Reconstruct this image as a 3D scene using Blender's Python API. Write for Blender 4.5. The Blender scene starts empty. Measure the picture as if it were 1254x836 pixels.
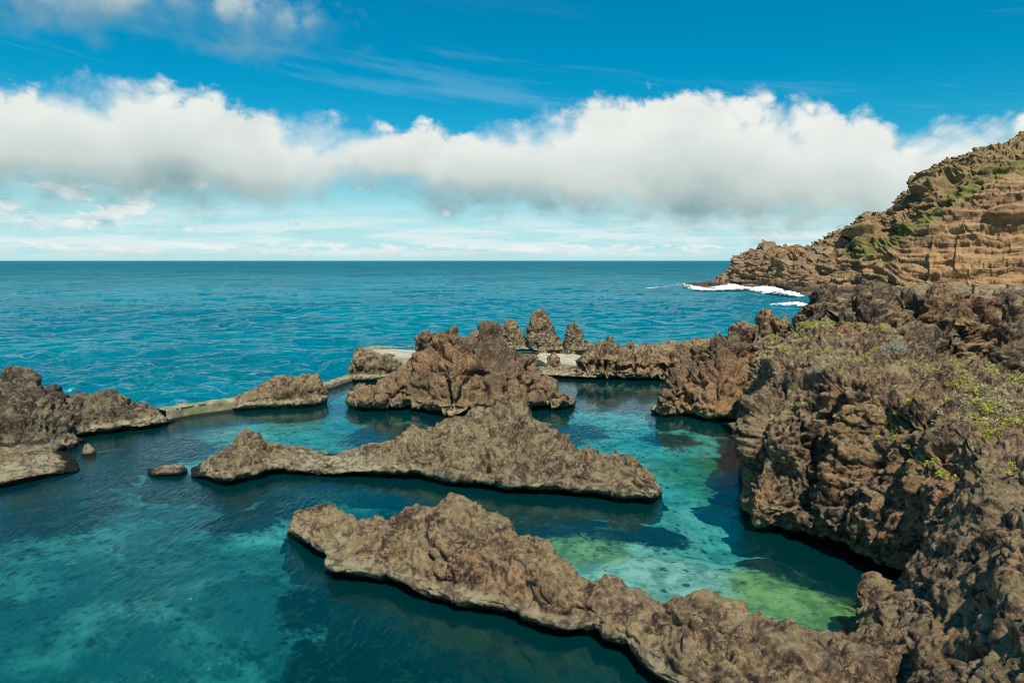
import bpy, math, random
import numpy as np

R = math.radians
scene = bpy.context.scene
C = scene.collection
random.seed(4)
rng = np.random.RandomState(7)

# ------------------------------------------------------------------ camera
FPX, CX, CY, PITCH, CAMH = 870.8, 627.0, 418.0, math.atan(99 / 870.8), 12.0
cp, sp = math.cos(PITCH), math.sin(PITCH)
cam = bpy.data.cameras.new('camera')
cam.sensor_width = 36.0
cam.lens = 25.0
cam.clip_start = 0.1
cam.clip_end = 90000
co = bpy.data.objects.new('camera', cam)
C.objects.link(co)
co.location = (0, 0, CAMH)
co.rotation_euler = (math.pi / 2 - PITCH, 0, 0)
scene.camera = co


def ray(px, py):
    a = (px - CX) / FPX
    b = (CY - py) / FPX
    return np.array([a, cp + b * sp, -sp + b * cp])


def Q(px, py, Y):
    d = ray(px, py)
    return np.array([0, 0, CAMH]) + d * (Y / d[1])


def G(px, py, z=0.0, dY=0.0):
    d = ray(px, py)
    p = np.array([0, 0, CAMH]) + d * ((z - CAMH) / d[2])
    if dY:
        k = (p[1] + dY) / p[1]
        p = np.array([p[0] * k, p[1] * k, z])
    return p


# ------------------------------------------------------------------ noise
_perm = rng.permutation(256)
_perm = np.concatenate([_perm, _perm, _perm])
_grad = rng.normal(size=(256, 3))
_grad /= np.linalg.norm(_grad, axis=1)[:, None]
_feat = rng.rand(256, 3)


def _h(i, j, k):
    return _perm[_perm[_perm[i & 255] + (j & 255)] + (k & 255)]


def perlin(p):
    f = np.floor(p).astype(np.int64)
    t = p - f
    u = t * t * t * (t * (t * 6 - 15) + 10)
    res = 0
    for dx in (0, 1):
        wx = u[:, 0] if dx else 1 - u[:, 0]
        for dy in (0, 1):
            wy = u[:, 1] if dy else 1 - u[:, 1]
            for dz in (0, 1):
                wz = u[:, 2] if dz else 1 - u[:, 2]
                g = _grad[_h(f[:, 0] + dx, f[:, 1] + dy, f[:, 2] + dz)]
                dot = g[:, 0] * (t[:, 0] - dx) + g[:, 1] * (t[:, 1] - dy) + g[:, 2] * (t[:, 2] - dz)
                res = res + wx * wy * wz * dot
    return res * 1.6


def fbm(p, n=4, lac=2.03, gain=0.5):
    a, s, r = 1.0, 0.0, 0
    for i in range(n):
        r = r + a * perlin(p + 17.3 * i)
        s += a
        p = p * lac
        a *= gain
    return r / s


def ridged(p, n=4, lac=2.1, gain=0.5):
    a, s, r = 1.0, 0.0, 0
    for i in range(n):
        v = 1 - np.abs(perlin(p + 11.7 * i))
        r = r + a * v * v
        s += a
        p = p * lac
        a *= gain
    return r / s


def worley(p):
    """distance to nearest feature point, and F2-F1"""
    f = np.floor(p).astype(np.int64)
    t = p - f
    d1 = np.full(len(p), 9.0)
    d2 = np.full(len(p), 9.0)
    for dx in (-1, 0, 1):
        for dy in (-1, 0, 1):
            for dz in (-1, 0, 1):
                c = _feat[_h(f[:, 0] + dx, f[:, 1] + dy, f[:, 2] + dz)]
                d = (c[:, 0] + dx - t[:, 0]) ** 2 + (c[:, 1] + dy - t[:, 1]) ** 2 + (c[:, 2] + dz - t[:, 2]) ** 2
                m = d < d1
                d2 = np.where(m, d1, np.minimum(d2, d))
                d1 = np.where(m, d, d1)
    return np.sqrt(d1), np.sqrt(d2) - np.sqrt(d1)


def facets(p):
    """broken blocks: every cell gets its own tilted face"""
    f = np.floor(p).astype(np.int64)
    t = p - f
    d1 = np.full(len(p), 9.0)
    val = np.zeros(len(p))
    for dx in (-1, 0, 1):
        for dy in (-1, 0, 1):
            for dz in (-1, 0, 1):
                hsh = _h(f[:, 0] + dx, f[:, 1] + dy, f[:, 2] + dz)
                c = _feat[hsh]
                vx, vy, vz = t[:, 0] - c[:, 0] - dx, t[:, 1] - c[:, 1] - dy, t[:, 2] - c[:, 2] - dz
                d = vx * vx + vy * vy + vz * vz
                m = d < d1
                d1 = np.where(m, d, d1)
                g = _grad[(hsh + 77) & 255]
                val = np.where(m, g[:, 0] * vx + g[:, 1] * vy + g[:, 2] * vz + 0.35 * g[:, 1], val)
    return val, np.sqrt(d1)


def smooth(a, b, x):
    t = np.clip((x - a) / (b - a), 0, 1)
    return t * t * (3 - 2 * t)


# ------------------------------------------------------------------ mesh
def mesh_obj(name, V, F, mat=None, smooth_shade=True, attrs=None):
    me = bpy.data.meshes.new(name)
    V = np.ascontiguousarray(V, dtype=np.float32)
    F = np.ascontiguousarray(F, dtype=np.int32)
    n, k = F.shape
    me.vertices.add(len(V))
    me.vertices.foreach_set('co', V.ravel())
    me.loops.add(n * k)
    me.loops.foreach_set('vertex_index', F.ravel())
    me.polygons.add(n)
    me.polygons.foreach_set('loop_start', np.arange(n, dtype=np.int32) * k)
    me.polygons.foreach_set('loop_total', np.full(n, k, dtype=np.int32))
    if smooth_shade:
        me.polygons.foreach_set('use_smooth', np.ones(n, dtype=bool))
    me.update(calc_edges=True)
    if attrs:
        for an, av in attrs.items():
            at = me.attributes.new(an, 'FLOAT', 'POINT')
            at.data.foreach_set('value', np.ascontiguousarray(av, dtype=np.float32))
    o = bpy.data.objects.new(name, me)
    C.objects.link(o)
    if mat:
        me.materials.append(mat)
    return o


def tag(o, label=None, cat=None, group=None, kind=None):
    if label: o['label'] = label
    if cat: o['category'] = cat
    if group: o['group'] = group
    if kind: o['kind'] = kind
    return o


def gridF(R_, C_):
    i = np.arange(R_ - 1)[:, None] * C_ + np.arange(C_ - 1)[None, :]
    return np.stack([i, i + 1, i + 1 + C_, i + C_], -1).reshape(-1, 4)


def grid_normals(P):
    du = np.gradient(P, axis=0)
    dv = np.gradient(P, axis=1)
    n = np.cross(dv, du)
    l = np.linalg.norm(n, axis=2, keepdims=True)
    l[l < 1e-9] = 1
    return n / l


def cr_resample(P, n):
    """Catmull-Rom along axis 0 of P[R,...,3], n samples, by mean chord length"""
    d = np.linalg.norm(np.diff(P, axis=0), axis=-1)
    d = d.reshape(d.shape[0], -1).mean(1) + 1e-4
    s = np.concatenate([[0], np.cumsum(d)])
    q = np.linspace(0, s[-1], n)
    k = np.clip(np.searchsorted(s, q, side='right') - 1, 0, len(s) - 2)
    t = ((q - s[k]) / (s[k + 1] - s[k]))
    m = np.zeros_like(P)
    sh = (-1,) + (1,) * (P.ndim - 1)
    dd = d.reshape(sh)
    sl = np.diff(P, axis=0) / dd
    w0 = dd[1:]
    w1 = dd[:-1]
    m[1:-1] = (sl[:-1] * w0 + sl[1:] * w1) / (w0 + w1)
    m[0] = sl[0]
    m[-1] = sl[-1]
    t = t.reshape(sh)
    hk = d[k].reshape(sh)
    t2, t3 = t * t, t * t * t
    return ((2 * t3 - 3 * t2 + 1) * P[k] + (t3 - 2 * t2 + t) * hk * m[k]
            + (-2 * t3 + 3 * t2) * P[k + 1] + (t3 - t2) * hk * m[k + 1])


def rough_sum(q, f0, octs, gain=0.56):
    """broken rock: rounded lumps with sharp creases between them, at every scale"""
    r, a, f = 0, 1.0, f0
    for i in range(octs):
        n_ = perlin(q * f + 23.1 * i)
        if i % 2 == 0:
            r = r + a * (np.abs(n_) * 1.7 - 0.45)
        else:
            r = r + a * n_ * 0.9
        f *= 1.93
        a *= gain
    return r


def displace(P, N, seed, big=0.5, bigf=0.22, mid=0.3, midf=0.7, small=0.12, smallf=2.4,
             cob=0.08, cobf=2.2, fine=0.03, flute=0.0, flutef=0.8, crack=0.25, strata=0.0, keep=None, res=0.1):
    shp = P.shape
    p = P.reshape(-1, 3)
    n = N.reshape(-1, 3)
    off = np.array([seed * 13.7, seed * 7.1, seed * 3.3])
    w = np.stack([perlin(p * 0.6 + off + k * 31) for k in range(3)], 1) * 0.35
    q = p + w + off
    d = big * fbm(q * bigf, 2) * 1.3
    octs = int(max(3, min(8, math.log(0.45 / res / midf) / math.log(1.93) + 1)))
    d += 0.85 * mid * rough_sum(q * np.array([1, 1, 0.8]), midf, octs, 0.64)
    if flute:
        qa = q * np.array([1, 1, 0.16]) * flutef
        f1, e1 = worley(qa)
        d += flute * (0.45 - f1)
        d -= flute * 0.9 * (1 - smooth(0, 0.2, e1))
    if crack:
        qc = q * np.array([1, 1, 0.55]) * midf * 0.55 + 5
        c = np.abs(perlin(qc) + 0.12 * perlin(q * 2.0))
        d -= crack * (1 - smooth(0, 0.10, c))
        c = np.abs(perlin(q * np.array([0.9, 0.9, 1.5]) * midf * 1.3 + 45) + 0.15 * perlin(q * 3.0))
        d -= 0.45 * crack * (1 - smooth(0, 0.10, c))
    if strata:
        zz = p[:, 2] + 0.5 * perlin(p * 0.25 + off)
        d += strata * (np.abs(((zz * 1.1) % 1) - 0.5) - 0.25)
    if cob:
        patch = smooth(-0.25, 0.35, perlin(p * 0.3 + off + 99))
        qq = q + 0.10 * np.stack([perlin(q * 3.1 + k_ * 7) for k_ in range(3)], 1)
        v1, r1 = facets(qq * np.array([0.8, 0.8, 0.62]) * cobf * 0.8 + off)
        v2, r2 = facets(qq * cobf * 2.3 + off)
        d += cob * 1.5 * v1 * (0.4 + 0.8 * patch)
        d += cob * (0.75 * v2 + 0.35 * (0.5 - r2)) * (0.5 + 0.6 * patch)
        if res <= 0.1:
            pits = smooth(0.25, 0.6, perlin(q * cobf * 4.5 + 60))
            d -= cob * 0.5 * pits
    # calmer near and below the waterline, where the sea has smoothed the rock
    z = p[:, 2]
    k = 0.40 + 0.60 * smooth(0.5, 1.4, z)
    if keep is not None:
        k = keep(p)
    d = d * k
    return (p + n * d[:, None]).reshape(shp)


def rock_attrs(V, scale=1.0):
    """weathering tones of the stone itself, stored per vertex"""
    a = 0.5 + 0.5 * fbm(V * 0.5 * scale + 7, 6, gain=0.62) * 1.5
    b = 0.5 + 0.5 * fbm(V * 2.6 * scale + 3, 4, gain=0.7) * 1.5
    c = 0.5 + 0.5 * fbm(V * 0.16 * scale + 19, 4) * 1.5
    g = 0.5 + 0.5 * fbm(V * 0.9 * scale + 40, 5, gain=0.65) * 1.5
    return {'tone': a, 'tone2': b, 'warm': c, 'moss': g}


def build_loft(name, rows, mat, res, seed, outward=None, extra=None, **kw):
    P = np.array(rows, dtype=float)           # [R, C, 3]
    def length(A, ax):
        d = np.linalg.norm(np.diff(A, axis=ax), axis=-1)
        return np.sort(d.sum(axis=ax).ravel())[int(0.85 * (d.sum(axis=ax).size - 1))]
    nr = int(max(8, length(P, 0) / res))
    nc = int(max(8, length(P, 1) / res))
    P = cr_resample(P, nr)
    P = np.swapaxes(cr_resample(np.swapaxes(P, 0, 1), nc), 0, 1)
    N = grid_normals(P)
    # outward = towards camera/up on average
    cdir = np.array([0, 0, CAMH + 20.0]) - P.reshape(-1, 3).mean(0)
    if (N.reshape(-1, 3).mean(0) * cdir).sum() < 0:
        N = -N
        flip = True
    else:
        flip = False
    P = displace(P, N, seed, res=res, **kw)
    F = gridF(*P.shape[:2])
    V = P.reshape(-1, 3)
    fn = np.cross(V[F[:, 1]] - V[F[:, 0]], V[F[:, 3]] - V[F[:, 0]])
    if (fn * N.reshape(-1, 3)[F[:, 0]]).sum() < 0:
        F = F[:, ::-1]
    attrs = rock_attrs(V)
    o = mesh_obj(name, V, F, mat, attrs=attrs, smooth_shade=False)
    print(name, P.shape[:2])
    return o


PTS = {}


def ridge_rock(name, stations, mat, res, seed, lip=0.45, under=0.6, depth=4.0, steep=0.3, round_=0.72, **kw):
    """stations: (fx, fy, rx, ry, tf, tb) front waterline pixel, ridge pixel, ridge distance behind front, back distance"""
    secs = []
    for st in stations:
        fx, fy, rx, ry, tf, tb = st[:6]
        zb = st[6] if len(st) > 6 else 0.0
        F_ = G(fx, fy, zb)
        R_ = Q(rx, ry, F_[1] + tf)
        H = max(R_[2] - zb, 0.15)
        R_[2] = zb + H
        L = min(lip, H * 0.45)
        kb = (R_[1] + tb) / R_[1]
        B_ = np.array([R_[0] * kb, R_[1] * kb, zb])
        f2 = np.array([F_[0], F_[1]])
        r2 = np.array([R_[0], R_[1]])
        b2 = B_[:2]
        u = (r2 - f2)
        ul = np.linalg.norm(u) + 1e-6
        u = u / ul
        un = min(under, ul * 0.6)
        rec = min(0.42, ul * 0.12) if under > 0.2 else 0.0
        v = b2 - r2
        def pf(w, z, ins=0.0):
            q = f2 + (r2 - f2) * w + u * ins
            return [q[0], q[1], z]
        def pb(w, z):
            q = r2 + v * w
            return [q[0], q[1], z]
        sec = [pf(0, zb - depth, -min(2.4, depth * 0.6)), pf(0, zb - 1.2, un * 0.6), pf(0, zb - 0.15, un), pf(0, zb + L * 0.55, un * 0.25),
               pf(0, zb + L, 0), pf(0, zb + L * 1.25, 0.12 * rec), pf(0.02, zb + L * 1.3, rec), pf(0.07, zb + L * 1.3 + (H - L) * 0.13, rec * 0.7), pf(steep, zb + L + (H - L) * 0.45),
               pf((steep + 1) * 0.47, zb + L + (H - L) * round_), pf(0.85, zb + L + (H - L) * 0.95), pf(1, zb + H),
               pb(0.25, zb + H * 0.93), pb(0.6, zb + H * 0.6), pb(0.9, zb + H * 0.25), pb(1.0, zb), pb(1.1, zb - depth)]
        secs.append(sec)
    A = np.array(secs)
    for i0, i1 in ((0, 3), (-1, -4)):
        ax = A[i0, :, :2].mean(0) - A[i1, :, :2].mean(0)
        ax /= np.linalg.norm(ax) + 1e-6
        for k_, w_ in ((0, 1.0), (1, 0.8), (2, 0.45)):
            i = i0 + k_ if i0 == 0 else i0 - k_
            A[i, 0, :2] += ax * w_ * min(2.2, depth * 0.6)
            A[i, -1, :2] += ax * w_ * min(2.2, depth * 0.6)
            A[i, 1, :2] += ax * w_ * 0.35
    rows = np.swapaxes(A, 0, 1)
    return build_loft(name, rows, mat, res, seed, **kw)


# ------------------------------------------------------------------ node helpers
def newmat(name):
    m = bpy.data.materials.new(name)
    m.use_nodes = True
    nt = m.node_tree
    nt.nodes.clear()
    return m, nt


class NT:
    def __init__(s, nt): s.nt = nt
    def n(s, t, **kw):
        nd = s.nt.nodes.new(t)
        for k, v in kw.items():
            if hasattr(nd, k): setattr(nd, k, v)
        return nd
    def link(s, a, b): s.nt.links.new(a, b)
    def val(s, sock, v):
        if isinstance(v, bpy.types.NodeSocket): s.link(v, sock)
        elif v is not None: sock.default_value = v
    def math(s, op, a, b=None, c=None, clamp=False):
        nd = s.n('ShaderNodeMath', operation=op)
        nd.use_clamp = clamp
        s.val(nd.inputs[0], a)
        if b is not None: s.val(nd.inputs[1], b)
        if c is not None: s.val(nd.inputs[2], c)
        return nd.outputs[0]
    def vmath(s, op, a, b=None):
        nd = s.n('ShaderNodeVectorMath', operation=op)
        s.val(nd.inputs[0], a)
        if b is not None: s.val(nd.inputs[1], b)
        return nd.outputs[0]
    def noise(s, vec, scale, detail=4, rough=0.55, dist=0.0, color=False):
        nd = s.n('ShaderNodeTexNoise')
        s.val(nd.inputs['Vector'], vec)
        nd.inputs['Scale'].default_value = scale
        nd.inputs['Detail'].default_value = detail
        nd.inputs['Roughness'].default_value = rough
        nd.inputs['Distortion'].default_value = dist
        return nd.outputs['Color' if color else 'Fac']
    def voro(s, vec, scale, feature='F1', rand=1.0):
        nd = s.n('ShaderNodeTexVoronoi', feature=feature)
        s.val(nd.inputs['Vector'], vec)
        nd.inputs['Scale'].default_value = scale
        return nd.outputs['Distance']
    def ss(s, x, a, b, lo=0.0, hi=1.0):
        nd = s.n('ShaderNodeMapRange')
        nd.interpolation_type = 'SMOOTHSTEP'
        s.val(nd.inputs['Value'], x)
        s.val(nd.inputs['From Min'], a)
        s.val(nd.inputs['From Max'], b)
        nd.inputs['To Min'].default_value = lo
        nd.inputs['To Max'].default_value = hi
        return nd.outputs[0]
    def mix(s, f, a, b, blend='MIX'):
        nd = s.n('ShaderNodeMix', data_type='RGBA', blend_type=blend)
        s.val(nd.inputs[0], f)
        s.val(nd.inputs[6], a if not isinstance(a, tuple) else (*a, 1))
        s.val(nd.inputs[7], b if not isinstance(b, tuple) else (*b, 1))
        return nd.outputs[2]
    def ramp(s, f, stops):
        nd = s.n('ShaderNodeValToRGB')
        cr = nd.color_ramp
        while len(cr.elements) < len(stops): cr.elements.new(0.5)
        for e, (p, c) in zip(cr.elements, stops):
            e.position = p
            e.color = (*c, 1)
        s.link(f, nd.inputs[0])
        return nd.outputs[0]
    def bump(s, h, strength, dist, normal=None):
        nd = s.n('ShaderNodeBump')
        s.val(nd.inputs['Height'], h)
        s.val(nd.inputs['Strength'], strength)
        nd.inputs['Distance'].default_value = dist
        if normal is not None: s.link(normal, nd.inputs['Normal'])
        return nd.outputs[0]


def rock_mat(name, dark=(0.055, 0.038, 0.040), mid=(0.215, 0.142, 0.078), light=(0.54, 0.385, 0.21), warm=(0.50, 0.265, 0.125),
             warm_amt=0.5, lichen=0.4, ledge=True, scale=1.0, green=0.25, crown=None):
    m, nt = newmat(name)
    T = NT(nt)
    out = T.n('ShaderNodeOutputMaterial')
    bs = T.n('ShaderNodeBsdfPrincipled')
    geo = T.n('ShaderNodeNewGeometry')
    pos = geo.outputs['Position']
    sx = T.n('ShaderNodeSeparateXYZ'); T.link(pos, sx.inputs[0])
    z = sx.outputs['Z']
    sn = T.n('ShaderNodeSeparateXYZ'); T.link(geo.outputs['Normal'], sn.inputs[0])
    nz = sn.outputs['Z']
    def attr(a):
        return T.n('ShaderNodeAttribute', attribute_name=a).outputs['Fac']
    n1, n2, n3, ms = attr('tone'), attr('tone2'), attr('warm'), attr('moss')
    n4 = T.noise(pos, 6.0 * scale, 5, 0.82)
    n2 = T.math('ADD', T.math('MULTIPLY', n2, 0.6), T.math('MULTIPLY', n4, 0.4))
    c = T.ramp(n1, [(0.34, dark), (0.49, mid), (0.66, light)])
    c2 = T.ramp(n2, [(0.40, dark), (0.50, mid), (0.62, light)])
    c = T.mix(0.62, c, c2)
    if crown:      # darker, redder lava above the paler spray-washed foot
        zc = T.math('ADD', z, T.math('MULTIPLY', T.math('SUBTRACT', n1, 0.5), 5.0))
        c = T.mix(T.math('MULTIPLY', T.ss(zc, crown[0], crown[1]), 0.68), T.mix(0.35, c, (0.42, 0.31, 0.17)), (0.075, 0.045, 0.036))
    # warm ochre weathered patches
    wf = T.math('MULTIPLY', T.ss(n3, 0.50, 0.68), T.ss(n2, 0.34, 0.58))
    wf = T.math('MULTIPLY', wf, warm_amt)
    c = T.mix(wf, c, warm)
    # near-black crusts with ragged outlines
    bk = T.math('MULTIPLY', T.ss(ms, 0.40, 0.30), T.ss(n4, 0.56, 0.44))
    c = T.mix(T.math('MULTIPLY', bk, 0.9), c, (0.035, 0.026, 0.030))
    sp_ = T.ss(n4, 0.535, 0.62)
    c = T.mix(T.math('MULTIPLY', sp_, 0.5), c, (0.57, 0.44, 0.29))
    sd_ = T.ss(n4, 0.475, 0.40)
    c = T.mix(T.math('MULTIPLY', sd_, 0.75), c, dark)
    # lichen and dry moss on upward faces
    up = T.ss(nz, 0.35, 0.85)
    lf = T.math('MULTIPLY', up, T.ss(ms, 0.42, 0.62))
    c = T.mix(T.math('MULTIPLY', lf, lichen), c, (0.48, 0.38, 0.22))
    gf = T.math('MULTIPLY', up, T.ss(n1, 0.56, 0.72))
    c = T.mix(T.math('MULTIPLY', gf, green), c, (0.14, 0.17, 0.04))
    rough = 0.9
    if ledge:
        zn = T.math('ADD', z, T.math('MULTIPLY', T.math('SUBTRACT', ms, 0.5), 0.35))
        band = T.math('MULTIPLY', T.ss(zn, 0.28, 0.38), T.ss(zn, 0.85, 0.58))
        c = T.mix(T.math('MULTIPLY', band, 0.85), c, T.ramp(n2, [(0.42, (0.17, 0.14, 0.085)), (0.56, (0.50, 0.43, 0.28))]))
        wet = T.ss(zn, 0.32, 0.20)
        c = T.mix(wet, c, (0.018, 0.016, 0.012))
        # algae under water
        al = T.ss(z, -0.35, -1.0)
        c = T.mix(al, c, T.mix(T.ss(n1, 0.42, 0.58), (0.010, 0.014, 0.006), (0.05, 0.055, 0.018)))
        r = T.math('MULTIPLY', wet, -0.45)
        rough = T.math('ADD', r, 0.9)
    T.link(c, bs.inputs['Base Color'])
    T.val(bs.inputs['Roughness'], rough)
    bs.inputs['Specular IOR Level'].default_value = 0.25
    b = T.bump(n4, 1.0, 0.22 / scale)
    T.link(b, bs.inputs['Normal'])
    T.link(bs.outputs[0], out.inputs[0])
    return m


M_rock = rock_mat('lava_rock')
M_rock_grey = rock_mat('grey_lava_rock', dark=(0.045, 0.038, 0.036), mid=(0.175, 0.124, 0.074), light=(0.46, 0.345, 0.20), warm_amt=0.2)
M_rock_red = rock_mat('rusty_lava_rock', dark=(0.055, 0.035, 0.03), mid=(0.21, 0.122, 0.075), light=(0.48, 0.31, 0.18), warm_amt=0.6, lichen=0.2, crown=(1.6, 4.2))
M_rock_dark = rock_mat('dark_grey_lava_rock', dark=(0.035, 0.03, 0.03), mid=(0.09, 0.072, 0.055), light=(0.19, 0.155, 0.11), warm_amt=0.1)
M_cliff = rock_mat('cliff_rock', dark=(0.035, 0.028, 0.027), mid=(0.22, 0.142, 0.086), light=(0.50, 0.36, 0.205), warm_amt=0.75, lichen=0.35, green=0.35)
M_crag = rock_mat('dark_crag_rock', dark=(0.035, 0.026, 0.026), mid=(0.12, 0.082, 0.058), light=(0.33, 0.235, 0.14), ledge=False, green=0.35, lichen=0.6)


AZ0, AZ1, ELMAX = -1.05, 1.05, 0.60


def pix(px, py):
    r = ray(px, py)
    return math.atan2(r[0], r[1]), math.atan2(r[2], math.hypot(r[0], r[1]))


def make_clouds():
    """cloud cover over azimuth and elevation, computed here: colour (relative) and cover"""
    W_, H_ = 2300, 660
    az = np.linspace(AZ0, AZ1, W_)
    el = np.linspace(0, ELMAX, H_)
    A, E = np.meshgrid(az, el)
    n = A.size
    base = np.stack([A.ravel(), E.ravel() * 1.25, np.zeros(n)], 1)
    wrp = np.stack([fbm(base * 7 + k * 9.1, 3) for k in range(3)], 1) * 0.022
    wrp[:, 2] = 0
    uv = base + wrp

    def sh(x): return x.reshape(H_, W_)

    def puffs(p, f, octs, gain=0.55):
        a, s_, r = 1.0, 0.0, 0
        for i in range(octs):
            v = np.minimum(np.abs(perlin(p * f + i * 5.3)) * 1.9, 1.0)
            r = r + a * v
            s_ += a
            f *= 2.05
            a *= gain
        return sh(r / s_)
    pf = puffs(uv, 14, 6)
    low = sh(fbm(base * 6 + 31, 4))
    mid = sh(fbm(uv * np.array([16, 16, 1]) + 71, 5))
    fine = sh(fbm(uv * 70 + 11, 5, gain=0.6))
    rgb = np.zeros((H_, W_, 3)); alpha = np.zeros((H_, W_))

    def over(c, a):
        nonlocal rgb, alpha
        rgb = c * a[..., None] + rgb * (1 - a[..., None])
        alpha = a + alpha * (1 - a)

    def edge(pts):
        q = np.array([pix(*p_) for p_ in pts])
        return np.interp(az, q[:, 0], q[:, 1])[None, :]

    BR = np.array([0.95, 0.98, 0.94]); MD = np.array([0.66, 0.75, 0.71]); DK = np.array([0.30, 0.46, 0.49]); BL = np.array([0.36, 0.66, 0.74])

    def shade(t):
        t = np.clip(t, 0, 1)[..., None]
        return np.where(t < 0.35, DK + (MD - DK) * (t / 0.35), MD + (BR - MD) * ((t - 0.35) / 0.65))

    # thin high streaks
    st = sh(fbm(np.stack([base[:, 0] * 2.0 + base[:, 1] * 2.5, base[:, 1] * 16 + base[:, 0] * 2.5, base[:, 2]], 1) + 3, 6, gain=0.6))
    over(np.broadcast_to(np.array([0.75, 0.92, 0.96]), rgb.shape), smooth(0.06, 0.40, st) * smooth(0.36, 0.12, E) * 0.20)
    # bright layer low over the sea
    st2 = sh(fbm(np.stack([base[:, 0] * 7, base[:, 1] * 60, base[:, 2]], 1) + 13, 6, gain=0.6))
    band = smooth(0.0, 0.012, E) * smooth(0.085, 0.03, E)
    over(np.broadcast_to(np.array([0.90, 0.98, 0.99]), rgb.shape), smooth(-0.22, 0.22, st2) * band * 0.72)
    # far cumulus row just over the horizon
    cum = sh(fbm(np.stack([uv[:, 0] * 26, uv[:, 1] * 85, base[:, 2]], 1) + 41, 6, gain=0.6))
    bt = smooth(0.003, 0.008, E) * smooth(0.026, 0.018, E)
    over(shade(0.30 + 0.6 * smooth(0.005, 0.020, E) + 0.9 * cum) * np.array([1.0, 1.03, 1.05]), smooth(-0.05, 0.12, cum) * bt * 0.8)
    # small scud
    sc = sh(fbm(np.stack([uv[:, 0] * 15, uv[:, 1] * 38, base[:, 2]], 1) + 61, 6, gain=0.55))
    side = smooth(-0.30, -0.50, A)
    thr = 0.27 - 0.30 * side
    bt = smooth(0.025, 0.05, E) * smooth(0.12, 0.09, E)
    rel = np.clip(sh(fbm(uv * np.array([30, 40, 1]) + 8, 4)), -1, 1)
    over(BL + (BR - BL) * np.clip(0.30 + 0.25 * side + rel * 1.6 + 2.5 * (sc - thr - 0.1), 0, 1)[..., None], smooth(0, 0.10, sc - thr) * bt * 0.85)

    def bank(top, bot, seedoff, toe=0.024, wbot=0.04, amp=0.045, lift=0.0, opac=1.0, span=None):
        t = edge(top); b = edge(bot)
        t2 = t + amp * (pf - 0.42) + 0.02 * fine * 0.5
        b2 = b + 0.045 * mid + 0.02 * low
        dt = t2 - E; db = E - b2
        a = smooth(0, 1, dt / (toe * (0.8 + 2.2 * smooth(-0.05, 0.3, low)))) * smooth(-wbot * 0.5, wbot, db) * opac
        if span:
            ax = A + 0.03 * mid + 0.02 * (pf - 0.4)
            l0, l1, r0, r1 = [pix(q_, 200)[0] for q_ in span]
            a = a * smooth(l0, l1, ax) * smooth(r1, r0, ax)
        h = db / np.maximum(t2 - b2, 0.02)
        k = smooth(0.10, 0.0, dt)
        lum = 0.06 + 0.72 * smooth(0.0, 0.74, h + 0.24 * low) + 0.22 * low + 0.30 * mid + 0.22 * (pf - 0.42) * (0.4 + k) + 0.10 * k + 0.05 * fine + lift
        over(shade(lum), a)

    bank([(-900, 60), (-300, 90), (-100, 98), (0, 96), (100, 92), (205, 94), (260, 108), (300, 124), (340, 128), (400, 140), (460, 146), (520, 150), (600, 165), (680, 185), (2200, 190)],
         [(-900, 260), (0, 246), (110, 244), (220, 246), (340, 256), (375, 250), (430, 236), (520, 238), (600, 240), (700, 245), (2200, 250)], 0, amp=0.032, span=(-3000, -2500, 640, 720))
    bank([(-900, 190), (500, 188), (520, 180), (545, 162), (600, 146), (640, 138), (680, 128), (740, 118), (800, 112), (850, 107), (950, 113), (1010, 124), (1060, 138), (1085, 152), (1103, 162), (1125, 150), (1180, 138), (1254, 124), (1400, 95), (1900, 50)],
         [(-900, 240), (500, 242), (530, 246), (620, 252), (740, 268), (880, 280), (1000, 280), (1100, 272), (1254, 262), (1900, 230)], 1, amp=0.030, lift=0.04, span=(498, 545, 5000, 6000))
    bank([(-900, -140), (-200, -120), (0, -90), (150, -90), (300, -60), (390, -20), (440, 30), (480, 90), (2200, 90)],
         [(-900, 40), (-200, -10), (0, 8), (60, 26), (150, 38), (250, 52), (340, 62), (400, 50), (440, 48), (480, 60), (2200, 0)], 2, toe=0.10, wbot=0.05, amp=0.10, lift=-0.10, opac=0.80)
    out = np.zeros((H_, W_, 4), np.float32)
    safe = np.maximum(alpha, 1e-4)[..., None]
    out[..., :3] = rgb / safe
    out[..., 3] = alpha
    return out


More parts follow.
